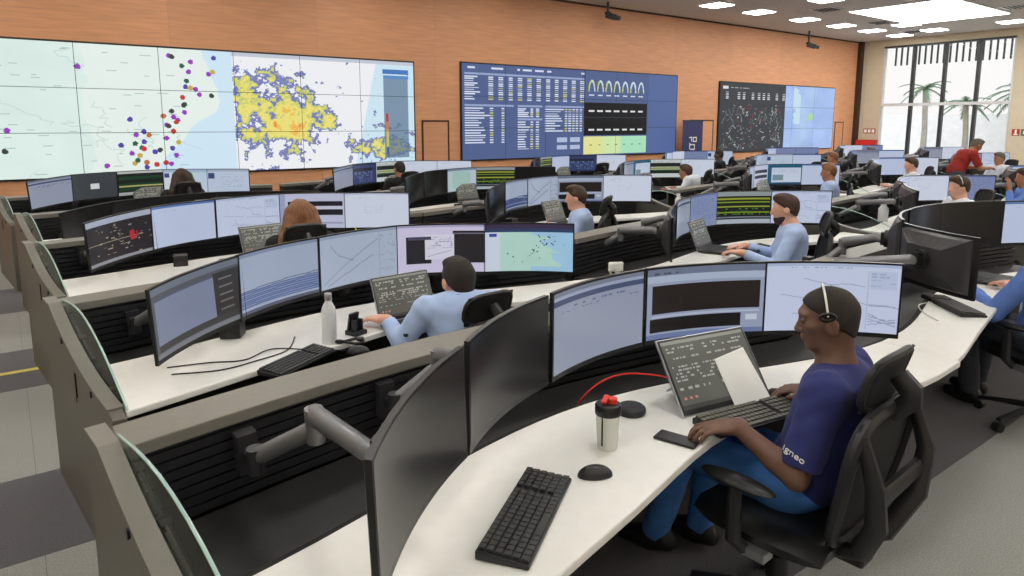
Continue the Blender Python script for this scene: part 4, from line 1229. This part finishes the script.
def hair_prims(c, f, u, style, hs=1.):
    f, l, u = frame(f, u); Rm = [f, l, u]
    P = lambda a, b, d: c + (f * a + l * b + u * d) * hs
    if style in ('crop', 'short'):
        e = .005 if style == 'crop' else .010
        pr = [('e', P(-.012, 0, .028), tuple(v * hs + e for v in (.100, .077, .092)), Rm, .02), ('e', P(-.02, 0, -.03), tuple(v * hs + e * .7 for v in (.075, .066, .088)), Rm, .03)]
        if style == 'short': pr.append(('e', P(.035, 0, .105), (.05, .058, .026), Rm, .03))
        return pr + [('h', P(.078, 0, .074), f * .9 - u * 1.), ('h', P(0, 0, -.062), f * .25 - u * 1.)]
    if style == 'long':
        pr = [('e', P(-.014, 0, .034), (.110, .090, .100), Rm, .02)]
        for b in (-.07, -.03, .03, .07):
            pr += [('c', P(-.05, b, .03), P(-.10, b * 1.8, -.17), .05, .048, .03), ('c', P(-.10, b * 1.8, -.17), P(-.09, b * 2.5, -.34), .048, .026, .03)]
        for s in (-1, 1): pr.append(('c', P(0, s * .07, .03), P(-.04, s * .15, -.2), .034, .04, .03)); pr.append(('c', P(-.04, s * .15, -.2), P(-.03, s * .19, -.33), .04, .022, .03))
        return pr + [('h', P(.055, 0, .0), f * 1.0 - u * .35)]
    return []

def person(label, loc, heading, skin, shirt, trousers, hair, style='short', sleeve='long', res=.011, detail=False, pose=None, headset=False, group=None, lanyard=False, logo=False, beard=None, standing=False, fold=.0025, hs=.95):
    """local frame: +x forward, +y left; origin on the floor under the hips"""
    t = thing('person', label, 'person', (loc[0], loc[1], 0), math.radians(heading), group)
    J = dict(pel=v3(-.01, 0, .56), chest=v3(-.03, 0, .86), neck=v3(-.03, 0, 1.0), head=v3(.0, 0, 1.135), hf=v3(1, 0, -.12), hu=v3(.12, 0, 1),
             shL=v3(-.03, .185, .945), elL=v3(.06, .26, .70), wrL=v3(.30, .17, .785), shR=v3(-.03, -.185, .945), elR=v3(.06, -.26, .70), wrR=v3(.30, -.17, .785),
             hdL=None, hdR=None, hipL=v3(.0, .09, .54), knL=v3(.42, .12, .535), anL=v3(.42, .12, .10), hipR=v3(.0, -.09, .54), knR=v3(.42, -.12, .535), anR=v3(.42, -.12, .10), curl=.5, ftL=v3(1, 0, 0), ftR=v3(1, 0, 0))
    if standing:
        J.update(pel=v3(0, 0, .95), chest=v3(.03, 0, 1.25), neck=v3(.06, 0, 1.40), head=v3(.09, 0, 1.55), shL=v3(.02, .19, 1.36), elL=v3(.04, .26, 1.08), wrL=v3(.26, .18, 1.0), shR=v3(.02, -.19, 1.36), elR=v3(.04, -.26, 1.08), wrR=v3(.26, -.18, 1.0),
                 hipL=v3(0, .09, .92), knL=v3(.03, .1, .5), anL=v3(-.02, .1, .09), hipR=v3(0, -.09, .92), knR=v3(.03, -.1, .5), anR=v3(-.02, -.1, .09))
    if pose: J.update({k: (v3(*v) if isinstance(v, (tuple, list)) else v) for k, v in pose.items()})
    hf, hl, hu = frame(J['hf'], J['hu'])
    # ---- body (skin), continuous from head to feet
    B = head_prims(J['head'], J['hf'], J['hu'], detail, hs)
    B += [('c', J['head'] - hu * .06 - hf * .025, J['neck'] - v3(0, 0, .04), .055, .058, .03), ('c', J['neck'] - v3(0, 0, .03), J['chest'], .07, .10, .04), ('c', J['chest'], J['pel'], .105, .11, .05)]
    for s, S in ((1, 'L'), (-1, 'R')):
        sh, el, wr = J['sh' + S], J['el' + S], J['wr' + S]
        B += [('c', J['neck'] - v3(0, 0, .05), sh, .05, .048, .03), ('c', sh, el, .046, .040, .02), ('c', el, el + (wr - el) * .35, .041, .040, .01), ('c', el + (wr - el) * .35, wr, .040, .026, .01)]
        d = J['hd' + S] if J['hd' + S] is not None else (wr - el) * v3(1, 1, .15)
        d = d / np.linalg.norm(d)
        side = np.cross(d, v3(0, 0, 1)) * (s)
        B += hand_prims(wr + d * .012, d, v3(0, 0, -1), side, J['curl'])
        B += [('c', J['pel'], J['hip' + S], .09, .08, .04), ('c', J['hip' + S], J['kn' + S], .072, .052, .03), ('c', J['kn' + S], J['an' + S], .050, .036, .02), ('c', J['an' + S] - v3(0, 0, .03), J['an' + S] + J['ft' + S] * .12 - v3(0, 0, .07), .028, .018, .02)]
    sdf_object('body', B, res, skin, t)
    # ---- shirt
    ch, pe = J['chest'], J['pel']
    up = (ch - pe) / np.linalg.norm(ch - pe); fw = np.cross(v3(0, 1, 0), up); Rm = [fw, v3(0, 1, 0), up]
    T = [('e', pe + up * .02, (.135, .172, .13), Rm, .05), ('e', pe + (ch - pe) * .42, (.128, .158, .19), Rm, .06), ('e', ch + fw * -.005, (.125, .176, .165), Rm, .07),
         ('c', J['neck'] - v3(0, 0, .075), J['shL'] - v3(0, .01, .0), .070, .068, .06), ('c', J['neck'] - v3(0, 0, .075), J['shR'] + v3(0, .01, .0), .070, .068, .06)]
    for S in 'LR':
        sh, el, wr = J['sh' + S], J['el' + S], J['wr' + S]
        if sleeve == 'long':
            T += [('c', sh, el, .064, .056, .03), ('c', el, wr - (wr - el) * .06, .056, .038, .015, False, True)]
        else:
            T += [('c', sh, sh + (el - sh) * .86, .068, .066, .035, False, True)]
    T.append(('c', J['neck'] - v3(.005, 0, .05), J['neck'] - v3(.008, 0, -.012), .068, .066, .012, False, True))   # collar
    T.append(('c', J['neck'] - v3(-.05, 0, .09), J['neck'] + (hu - hf * .1) * .1, .0, .0, .001)) if False else None
    T = [q for q in T if q]
    sdf_object('shirt', T, res, shirt, t, fold)
    # ---- trousers
    Q = [('e', pe - v3(0, 0, .02) + v3(.01, 0, 0), (.125, .165, .095), None, .05)]
    for S in 'LR':
        Q += [('c', J['hip' + S], J['kn' + S], .092, .070, .04), ('c', J['kn' + S], J['an' + S] - (J['kn' + S] - J['an' + S]) * .06, .068, .056, .03, False, True)]
    sdf_object('trousers', Q, res, trousers, t, fold)
    for S in 'LR':
        a = J['an' + S]; d = J['ft' + S]
        sdf_object('shoe', [('c', a - v3(0, 0, .02) - d * .02, a - v3(0, 0, .05) + d * .05, .042, .046, .03), ('c', a - v3(0, 0, .058) + d * .04, a - v3(0, 0, .066) + d * .15, .044, .034, .03), ('c', a - v3(0, 0, .05) - d * .045, a - v3(0, 0, .06), .040, .040, .03), ('h', a - v3(0, 0, a[2] - .004) , v3(0, 0, -1))], min(res, .01), 'shoe_black', t)
    if style:
        sdf_object('hair', hair_prims(J['head'], J['hf'], J['hu'], style, hs), min(res, .008), hair, t, .002)
    P = lambda a, b, d: J['head'] + (hf * a + hl * b + hu * d) * hs
    if beard:
        sdf_object('beard', [('e', P(.022, 0, -.035), (.072 * hs + .005, .062 * hs + .005, .088 * hs + .005), [hf, hl, hu], .02), ('e', P(.052, 0, -.098), (.036, .036, .027), [hf, hl, hu], .03), ('h', P(.03, 0, -.055), hu * 1. + hf * .15), ('h', P(-.02, 0, 0), -hf)], min(res, .008), beard, t)
    if detail:
        for s in (-1, 1):
            e = MB().ell(P(.083, s * .031, .007), (.0125, .0125, .0125), 12).build('eye', 'eye_white', t, smooth=True)
            c = P(.0935, s * .031, .007)
            MB().ell(c, (.0035, .006, .006), 10, M=Matrix((hf, hl, hu)).transposed()).build('iris', 'hair_black', e, smooth=True)
    if headset:
        # white band over the crown, ear cushion, thin microphone boom
        band = [P(.004, .091 * math.cos(PI * i / 16), .032 + .102 * math.sin(PI * i / 16)) for i in range(17)]
        ho = MB().tube(band, .0038, 6).build('headset', 'white_plastic', t, smooth=True)
        for s in (1, -1):
            MB().tube([P(.006 + .026 * math.cos(q), s * .090, .030 + .013 * math.sin(q)) for q in np.linspace(0, 2 * PI, 13)[:-1]], .0065, 6, closed=True).build('ear_cushion', 'plastic_black', ho, smooth=True)
    if lanyard:
        nk = J['neck']
        loop = [nk + v3(.075 * math.cos(q), .085 * math.sin(q), .02 + .02 * math.cos(q + PI)) for q in np.linspace(0, 2 * PI, 21)[:-1]]
        MB().tube(loop, .006, 5, closed=True).build('lanyard', 'lanyard_blue', t)
    return t, J
# ---------------------------------------------------------------- operators and their chairs
def rot2(h): a = math.radians(h); return math.cos(a), math.sin(a)
def seat(label, loc, heading):
    c = instance(CHAIR, (loc[0], loc[1], 0), math.radians(heading))
    return tag(c, label, 'chair', 'black mesh office chairs')

# front man in the navy polo
FM = (2.2, 1.23); FH = 95
person('man in navy polo and jeans with headset typing at the nearest desk', FM, FH, 'skin_dark', 'polo_navy', 'jeans_blue', 'hair_black', 'crop', 'short', .0055, True,
       pose=dict(pel=(-.04, -.02, .57), chest=(-.10, -.035, .84), neck=(-.095, -.03, .985), head=(-.058, -.015, 1.14), hf=(.87, .50, -.16), hu=(.14, .08, 1), shL=(-.13, .145, .93), elL=(-.10, .235, .665), wrL=(.085, .29, .795), hdL=(.6, .7, -.03),
                 shR=(-.065, -.215, .93), elR=(-.14, -.31, .70), wrR=(.04, -.20, .80), hdR=(.9, .35, -.05), knL=(.42, .10, .54), anL=(.56, .06, .11), knR=(.42, -.12, .54), anR=(.46, -.12, .11), ftL=(.97, .25, 0), curl=.62), headset=True, hs=.90)
FMAN = bpy.data.objects['person']
seat('black mesh office chair with headrest under the man in navy polo', (2.125, 1.21), 94)
# lettering on the left sleeve
def text_mesh(body, size, depth):
    cu = bpy.data.curves.new('txt', 'FONT'); cu.body = body; cu.size = size; cu.extrude = depth; cu.align_x = 'CENTER'; cu.align_y = 'CENTER'
    o = bpy.data.objects.new('txt', cu); COL.objects.link(o)
    me = bpy.data.meshes.new_from_object(o.evaluated_get(bpy.context.evaluated_depsgraph_get()))
    bpy.data.objects.remove(o); bpy.data.curves.remove(cu)
    return me
me = text_mesh('igneo', .036, .0012); me.materials.append(MATS['paper'])
lt = link('sleeve_lettering', me, FMAN)
lt.matrix_local = Matrix.Translation((-.108, .283, .765)) @ Matrix(((-1, 0, 0), (0, 0, 1), (0, 1, 0))).to_4x4() @ Matrix.Rotation(math.radians(-20), 4, 'Z') @ Matrix.Rotation(math.radians(12), 4, 'X')

# second row, seen from behind
person('man in light blue shirt seen from behind at the second-row laptop', (1.83, 2.90), 72, 'skin_light', 'shirt_blue', 'jeans_grey', 'hair_black', 'short', 'long', .008, False,
       pose=dict(chest=(.0, 0, .80), neck=(.02, 0, .905), head=(.055, 0, .995), hf=(1, .25, -.2), shL=(.0, .185, .87), shR=(.0, -.185, .87), elL=(.04, .30, .70), wrL=(.15, .36, .79), hdL=(.6, .6, 0)), lanyard=True)
seat('black office chair behind the man seen from behind', (1.85, 2.99), 95).scale = (1, 1, .88)
# second row, bearded
person('bearded man in light blue shirt at the second-row desk', (5.0, 3.02), 128, 'skin_light', 'shirt_blue', 'jeans_grey', 'hair_brown', 'short', 'long', .009, False, beard='hair_brown',
       pose=dict(head=(.03, 0, 1.13), elL=(.10, .26, .70), wrL=(.34, .20, .79)))
seat('black office chair under the bearded man', (5.0, 3.02), 128)
# third row woman with long hair
person('woman with long brown hair seen from behind in the third row', (1.70, 4.86), 80, 'skin_light', 'fabric_black', 'jeans_grey', 'hair_auburn', 'long', 'long', .011, False)
seat('black office chair with headrest behind the long-haired woman', (1.67, 4.90), 86)
person('dark-haired man in pale shirt, profile, in the third row', (4.50, 4.95), 135, 'skin_light', 'shirt_blue', 'jeans_grey', 'hair_brown', 'short', 'long', .010, False, pose=dict(head=(.03, 0, 1.085), neck=(-.01, 0, .955), chest=(-.02, 0, .83), shL=(-.02, .185, .90), shR=(-.02, -.185, .90)))
seat('black office chair under the dark-haired third-row man', (4.50, 4.95), 120)
# right edge, front row
person('person in blue shirt cut off by the right picture edge, front row', (4.86, 1.25), 70, 'skin_light', 'shirt_royal', 'jeans_grey', 'hair_brown', 'short', 'long', .009, False,
       pose=dict(elL=(.10, .29, .70), wrL=(.44, .12, .785), knL=(.42, .1, .53), anL=(.38, .06, .10), anR=(.48, -.11, .10)))
RP = [o for o in bpy.data.objects if o.get('label', '').startswith('person in blue shirt cut off')][0]
for q in range(3): MB().box((.495 + .022 * q, -.064, .045), (.010, .004, .05), (0, .5, 0)).build('shoe_stripe', 'paper', RP)
seat('black office chair at the right picture edge, front row', (4.86, 1.21), 70)
# further operators: (label, chair label, x, y, heading, skin, shirt, hair, style, extra)
FAR = [
    ('man with white headset and pale shirt, profile, far right second row', 'chair under the man with white headset', 8.15, 2.98, 140, 'skin_light', 'shirt_white', 'hair_brown', 'short', dict(headset=True)),
    ('man in blue shirt with hand raised to his face, right edge', 'chair under the man with raised hand', 10.25, 3.02, 120, 'skin_tan', 'shirt_royal', 'hair_brown', 'short', dict(pose=dict(wrL=(.16, .06, .98), elL=(.16, .20, .76), hdL=(.1, -.1, 1)))),
    ('dark-haired man in white shirt near the window, third row', 'chair under the dark-haired man near the window', 12.0, 5.12, 130, 'skin_light', 'shirt_white', 'hair_brown', 'short', {}),
    ('auburn-haired man in pale shirt before a teal screen, third row', 'chair under the auburn-haired man', 9.25, 5.02, 120, 'skin_tan', 'shirt_blue', 'hair_auburn', 'short', {}),
    ('brown-haired person bent low before yellow bars, fourth row', 'chair under the person bent low', 8.55, 6.85, 110, 'skin_tan', 'shirt_white', 'hair_brown', 'short', dict(pose=dict(head=(.08, 0, 1.06), neck=(.02, 0, .95)))),
    ('dark round head before a white screen, fifth row', 'chair in front of the white fifth-row screen', 12.4, 9.2, 110, 'skin_dark', 'fabric_black', 'hair_black', 'crop', {}),
    ('dark-haired person before the pale fifth-row screens, middle left', 'chair before the pale fifth-row screens', 4.75, 9.2, 95, 'skin_tan', 'fabric_black', 'hair_black', 'crop', {}),
    ('long-haired person before a pale map, fifth row at left', 'chair before the pale map, fifth row at left', 1.75, 9.15, 92, 'skin_light', 'fabric_black', 'hair_brown', 'long', {}),
    ('auburn-haired person before pale screens, fourth row', 'chair in the fourth row before pale screens', 13.2, 7.1, 110, 'skin_tan', 'shirt_white', 'hair_auburn', 'short', {}),
    ('dark-capped man in white shirt beside the red-shirted man', 'chair beside the red-shirted man', 15.6, 5.05, 150, 'skin_tan', 'shirt_white', 'hair_grey', 'short', {}),
    ('grey-haired person far off below the red cabinet', 'chair far off below the red cabinet', 17.0, 8.2, 110, 'skin_tan', 'shirt_white', 'hair_grey', 'short', {}),
]
for (lb, cl, x, y, h, sk, sh, hr, st, ex) in FAR:
    person(lb, (x, y), h, sk, sh, 'jeans_grey', hr, st, 'long', .014, False, fold=.003, **ex)
    seat('black office ' + cl, (x, y), h)
person('standing man in red shirt leaning forward over a desk', (13.85, 5.15), -40, 'skin_tan', 'shirt_red', 'jeans_grey', 'hair_grey', 'short', 'short', .013, False, standing=True,
       pose=dict(chest=(.13, 0, 1.2), neck=(.24, 0, 1.32), head=(.34, 0, 1.42), hf=(1, 0, -.6), hu=(.6, 0, 1), shL=(.19, .19, 1.27), shR=(.19, -.19, 1.27), elL=(.28, .25, 1.02), elR=(.28, -.25, 1.02), wrL=(.5, .14, 1.02), wrR=(.5, -.14, 1.02)))
# empty chairs at free desks
for (j, k) in [(2, 2), (3, 0), (3, 1), (3, 3), (3, 5), (4, 2), (4, 4)]:
    if (j, k) == (2, 2): continue
    seat('empty black office chair at ' + DESKNAME[(j, k)], (SITES[(j, k)] + 1.75, ROWY[j] + 1.05), 85 + 10 * ((j + k) % 3))

# ---------------------------------------------------------------- things on the desks
def put(proto, label, cat, group, x, y, rz, z=DZ):
    o = instance(proto, (x, y, z + .001), math.radians(rz)); return tag(o, label, cat, group)
put(KEYB, 'black full-size keyboard lying near the front desk end, unused', 'keyboard', 'keyboards', 1.065, 1.358, 35)
put(KEYG, 'grey-keyed keyboard under the navy-polo man\'s hands', 'keyboard', 'keyboards', 2.10, 1.365, -9)
put(MOUSE, 'black mouse alone on the front white desk', 'mouse', 'computer mice', 1.365, 1.41, 150)
put(MOUSE, 'black mouse under the navy-polo man\'s right hand', 'mouse', 'computer mice', 2.36, 1.42, 105)
put(TABLET, 'large tablet on its stand before the navy-polo man, paper leaning on it', 'tablet', 'laptops', 2.12, 1.475, -10)
put(KEYB, 'black keyboard on the second-row desk beside the white bottle', 'keyboard', 'keyboards', 0.985, 2.925, 31).scale = (.86, .9, 1)
put(MOUSE, 'black mouse by the left hand of the man seen from behind', 'mouse', 'computer mice', 1.26, 2.90, 150)
put(LAP, 'open laptop in front of the man seen from behind', 'laptop', 'laptops', 1.70, 3.22, 4)
put(LAP, 'open laptop in front of the bearded man', 'laptop', 'laptops', 4.75, 3.62, 18)
put(KEYB, 'black keyboard on the white desk tip behind the chair headrest', 'keyboard', 'keyboards', 4.38, 1.575, 49)
put(LAP, 'open laptop at the front-row desk on the right edge', 'laptop', 'laptops', 5.35, 1.85, 0)
put(LAP, 'open laptop in front of the dark-haired third-row man', 'laptop', 'laptops', 4.72, 5.52, 16)
put(LAP, 'open laptop in front of the long-haired woman', 'laptop', 'laptops', 1.65, 5.55, 8)
for (j, k) in SITES:
    if (j, k) in ((0, 0), (1, 0)): continue
    ox, oy = SITES[(j, k)], ROWY[j]
    if (j, k) not in ((0, 1),):
        put(KEYB, 'black keyboard at ' + DESKNAME[(j, k)], 'keyboard', 'keyboards', ox + 1.55, oy + 1.47, 6)
    put(MOUSE, 'black mouse at ' + DESKNAME[(j, k)], 'mouse', 'computer mice', ox + 1.98, oy + 1.45, 100)
    if (j, k) not in ((1, 1), (0, 1), (2, 1), (2, 0)) and j >= 1:
        put(LAP, 'open laptop at ' + DESKNAME[(j, k)], 'laptop', 'laptops', ox + 1.75, oy + 1.80, 4)

# paper leaning on the front laptop
a = math.radians(34)
t = thing('paper_sheet', 'white paper sheet leaning against the front laptop screen', 'paper', (2.24, 1.448, DZ + .006), math.radians(-10))
mb = MB(); v = []
for d in (0, .0008):
    for (x, h) in ((-.10, 0), (.085, .0), (.045, .21), (-.115, .185)): v.append((x, math.sin(a) * h - d, math.cos(a) * h))
mb.add(v, [(0, 1, 2, 3), (7, 6, 5, 4), (0, 4, 5, 1), (1, 5, 6, 2), (2, 6, 7, 3), (3, 7, 4, 0)]).build('sheet', 'paper', t)

# shaker bottle
t = thing('shaker_bottle', 'translucent shaker bottle with black lid and red cap on front desk', 'bottle', (1.525, 1.52, DZ + .001))
MB().lathe([(.030, 0), (.033, .004), (.036, .06), (.040, .125), (.041, .13)], 24).build('cup', 'shaker_clear', t, smooth=True)
MB().lathe([(.0425, .118), (.0435, .122), (.0435, .148), (.040, .153), (.020, .156)], 24).build('lid', 'plastic_black', t, smooth=True)
MB().lathe([(.017, .154), (.017, .170), (.012, .172)], 16, c=(.012, -.006, 0)).build('spout_cap', 'red_plastic', t)
MB().box((-.008, .006, .166), (.045, .018, .012), (0, -.2, .5)).build('carry_flap', 'red_plastic', t, bevel=.004)
MB().box((-.0375, -.012, .07), (.004, .004, .1)).build('scale_mark', 'plastic_black', t)
t = thing('speaker_puck', 'round black conference puck on desk beside the shaker', 'speaker', (1.79, 1.665, DZ + .001))
MB().lathe([(.052, 0), (.055, .008), (.053, .022), (.046, .028)], 24).build('body', 'plastic_black', t, smooth=True)
MB().lathe([(.044, .0275), (.040, .031), (.005, .031)], 24).build('grille', 'plastic_dark', t)
t = thing('mobile_phone', 'black mobile phone lying face up on the front desk', 'phone', (1.75, 1.415, DZ + .001), math.radians(-73))
MB().box((0, 0, .004), (.145, .07, .008)).build('case', 'plastic_black', t, bevel=.003)
MB().box((0, 0, .0084), (.136, .064, .0006)).build('glass', 'bezel_black', t)
# phone stand by the laptop
t = thing('phone_holder', 'dark blue phone holder beside the front laptop', 'holder', (2.42, 1.62, DZ + .001), math.radians(-20))
MB().box((0, 0, .01), (.07, .07, .02)).build('base', 'plastic_black', t)
MB().box((0, .02, .06), (.06, .01, .11), (.25, 0, 0)).build('cradle', 'plastic_black', t)
# red cable behind the laptop
def pathz(x, y): return KZ if y > 1.9 else DZ
mb = MB()
pts = [(1.80, 1.98, KZ + .02), (1.79, 1.93, KZ + .09), (1.86, 1.90, KZ + .15), (1.96, 1.87, KZ + .17), (2.06, 1.82, KZ + .16), (2.15, 1.76, KZ + .14)]
tag(mb.tube(smooth_path(pts), .0038, 6).build('red_cable', 'red_plastic', smooth=True), 'thin red cable looping up behind the front laptop', 'cable')

# second row things
t = thing('water_bottle', 'tall white steel bottle standing on the second-row desk', 'bottle', (1.21, 3.12, DZ + .001))
MB().lathe([(.034, 0), (.036, .004), (.036, .15), (.032, .175), (.017, .205), (.016, .215)], 22).build('body', 'steel_white', t, smooth=True)
MB().lathe([(.0175, .214), (.018, .216), (.018, .246), (.016, .249)], 18).build('cap', 'alu', t, smooth=True)
t = thing('phone_stand', 'small black phone stand on the desk behind white bottle', 'stand', (1.37, 3.17, DZ + .001), math.radians(20))
MB().box((0, 0, .012), (.08, .08, .024)).build('base', 'plastic_black', t, bevel=.004)
MB().box((0, .02, .065), (.06, .012, .09), (.2, 0, 0)).box((-.02, -.01, .05), (.01, .03, .06)).box((.02, -.01, .05), (.01, .03, .06)).build('cradle', 'plastic_black', t)
t = thing('wrist_watch', 'black strap watch lying beside the white bottle', 'watch', (1.28, 3.04, DZ + .001), math.radians(-30))
MB().tube([(.04 * math.cos(q) * 1.6, .022 * math.sin(q), .014 + .008 * math.sin(2 * q)) for q in np.linspace(0, 2 * PI, 17)[:-1]], .008, 6, closed=True).build('strap', 'plastic_black', t)
MB().cyl((.05, 0, .016), (.05, 0, .03), .018).build('dial', 'plastic_dark', t)
for i, (pts, m, lb) in enumerate([([(.5, 3.1, .745), (.68, 3.03, .745), (.85, 3.06, .745), (1.0, 3.12, .745), (1.1, 3.3, .745)], 'cable_black', 'black cable lying across the second-row desk'),
                                  ([(.5, 3.2, .745), (.66, 3.16, .745), (.8, 3.1, .745), (.95, 3.18, .745), (1.1, 3.05, .745), (1.22, 2.95, .745)], 'cable_black', 'thin curly black cable beside the second-row keyboard'),
                                  ([(4.0, 1.5, .745), (4.1, 1.62, .75), (4.25, 1.7, .75), (4.42, 1.68, .745)], 'cable_white', 'white cable on the front-row desk tip')]):
    tag(MB().tube(smooth_path(pts), .0032, 6).build('desk_cable', m, smooth=True), lb, 'cable', 'desk cables')
# docking speakers under the monitors
for i, (x, y, lb) in enumerate([(.86, 3.52, 'small black desk speaker under the second-row streaked screen'), (1.02, 5.58, 'small black desk speaker under the third-row plain screen'), (4.25, 5.72, 'small black desk speaker under third-row monitors, middle')]):
    t = thing('desk_speaker', lb, 'speaker', (x, y, KZ if i != 0 else KZ), math.radians(-30 + 20 * i), 'desk speakers')
    MB().box((0, 0, .10), (.10, .11, .20)).build('body', 'plastic_black', t, bevel=.008)
    MB().cyl((0, -.056, .12), (0, -.06, .12), .036).build('driver', 'plastic_dark', t)
# spray bottle, yellow tool, second white bottle, cup
t = thing('spray_bottle', 'white trigger spray bottle behind the front monitors', 'bottle', (2.33, 2.28, LZ + .001), math.radians(150)); t.scale = (.85, .85, 1.35)
MB().lathe([(.034, 0), (.036, .006), (.036, .08), (.016, .115), (.014, .13)], 18).build('body', 'shaker_clear', t, smooth=True)
MB().box((.01, 0, .148), (.085, .024, .034)).box((.035, 0, .12), (.012, .012, .045), (0, .4, 0)).build('trigger_head', 'white_plastic', t, bevel=.006)
t = thing('white_bottle', 'white cylinder bottle at right end of the third row', 'bottle', (6.35, 5.25, DZ + .001))
MB().lathe([(.036, 0), (.037, .004), (.037, .18), (.02, .21), (.02, .23)], 18).build('body', 'steel_white', t, smooth=True)
MB().cyl((0, 0, .225), (0, 0, .25), .021).build('cap', 'white_plastic', t)
t = thing('white_bottle', 'white squat bottle behind the right monitors, second row', 'bottle', (7.75, 3.55, DZ + .001))
MB().lathe([(.05, 0), (.052, .004), (.052, .14), (.03, .165), (.03, .19)], 18).build('body', 'steel_white', t, smooth=True)
MB().cyl((0, 0, .188), (0, 0, .205), .032).build('cap', 'white_plastic', t)
t = thing('pen_cup', 'yellow pen standing in a small cup, third row', 'cup', (2.42, 5.55, DZ + .001))
MB().lathe([(.03, 0), (.032, .07)], 14).build('cup', 'plastic_black', t)
MB().cyl((0, 0, .02), (.01, .0, .17), .008).build('pen', 'yellow_plastic', t)
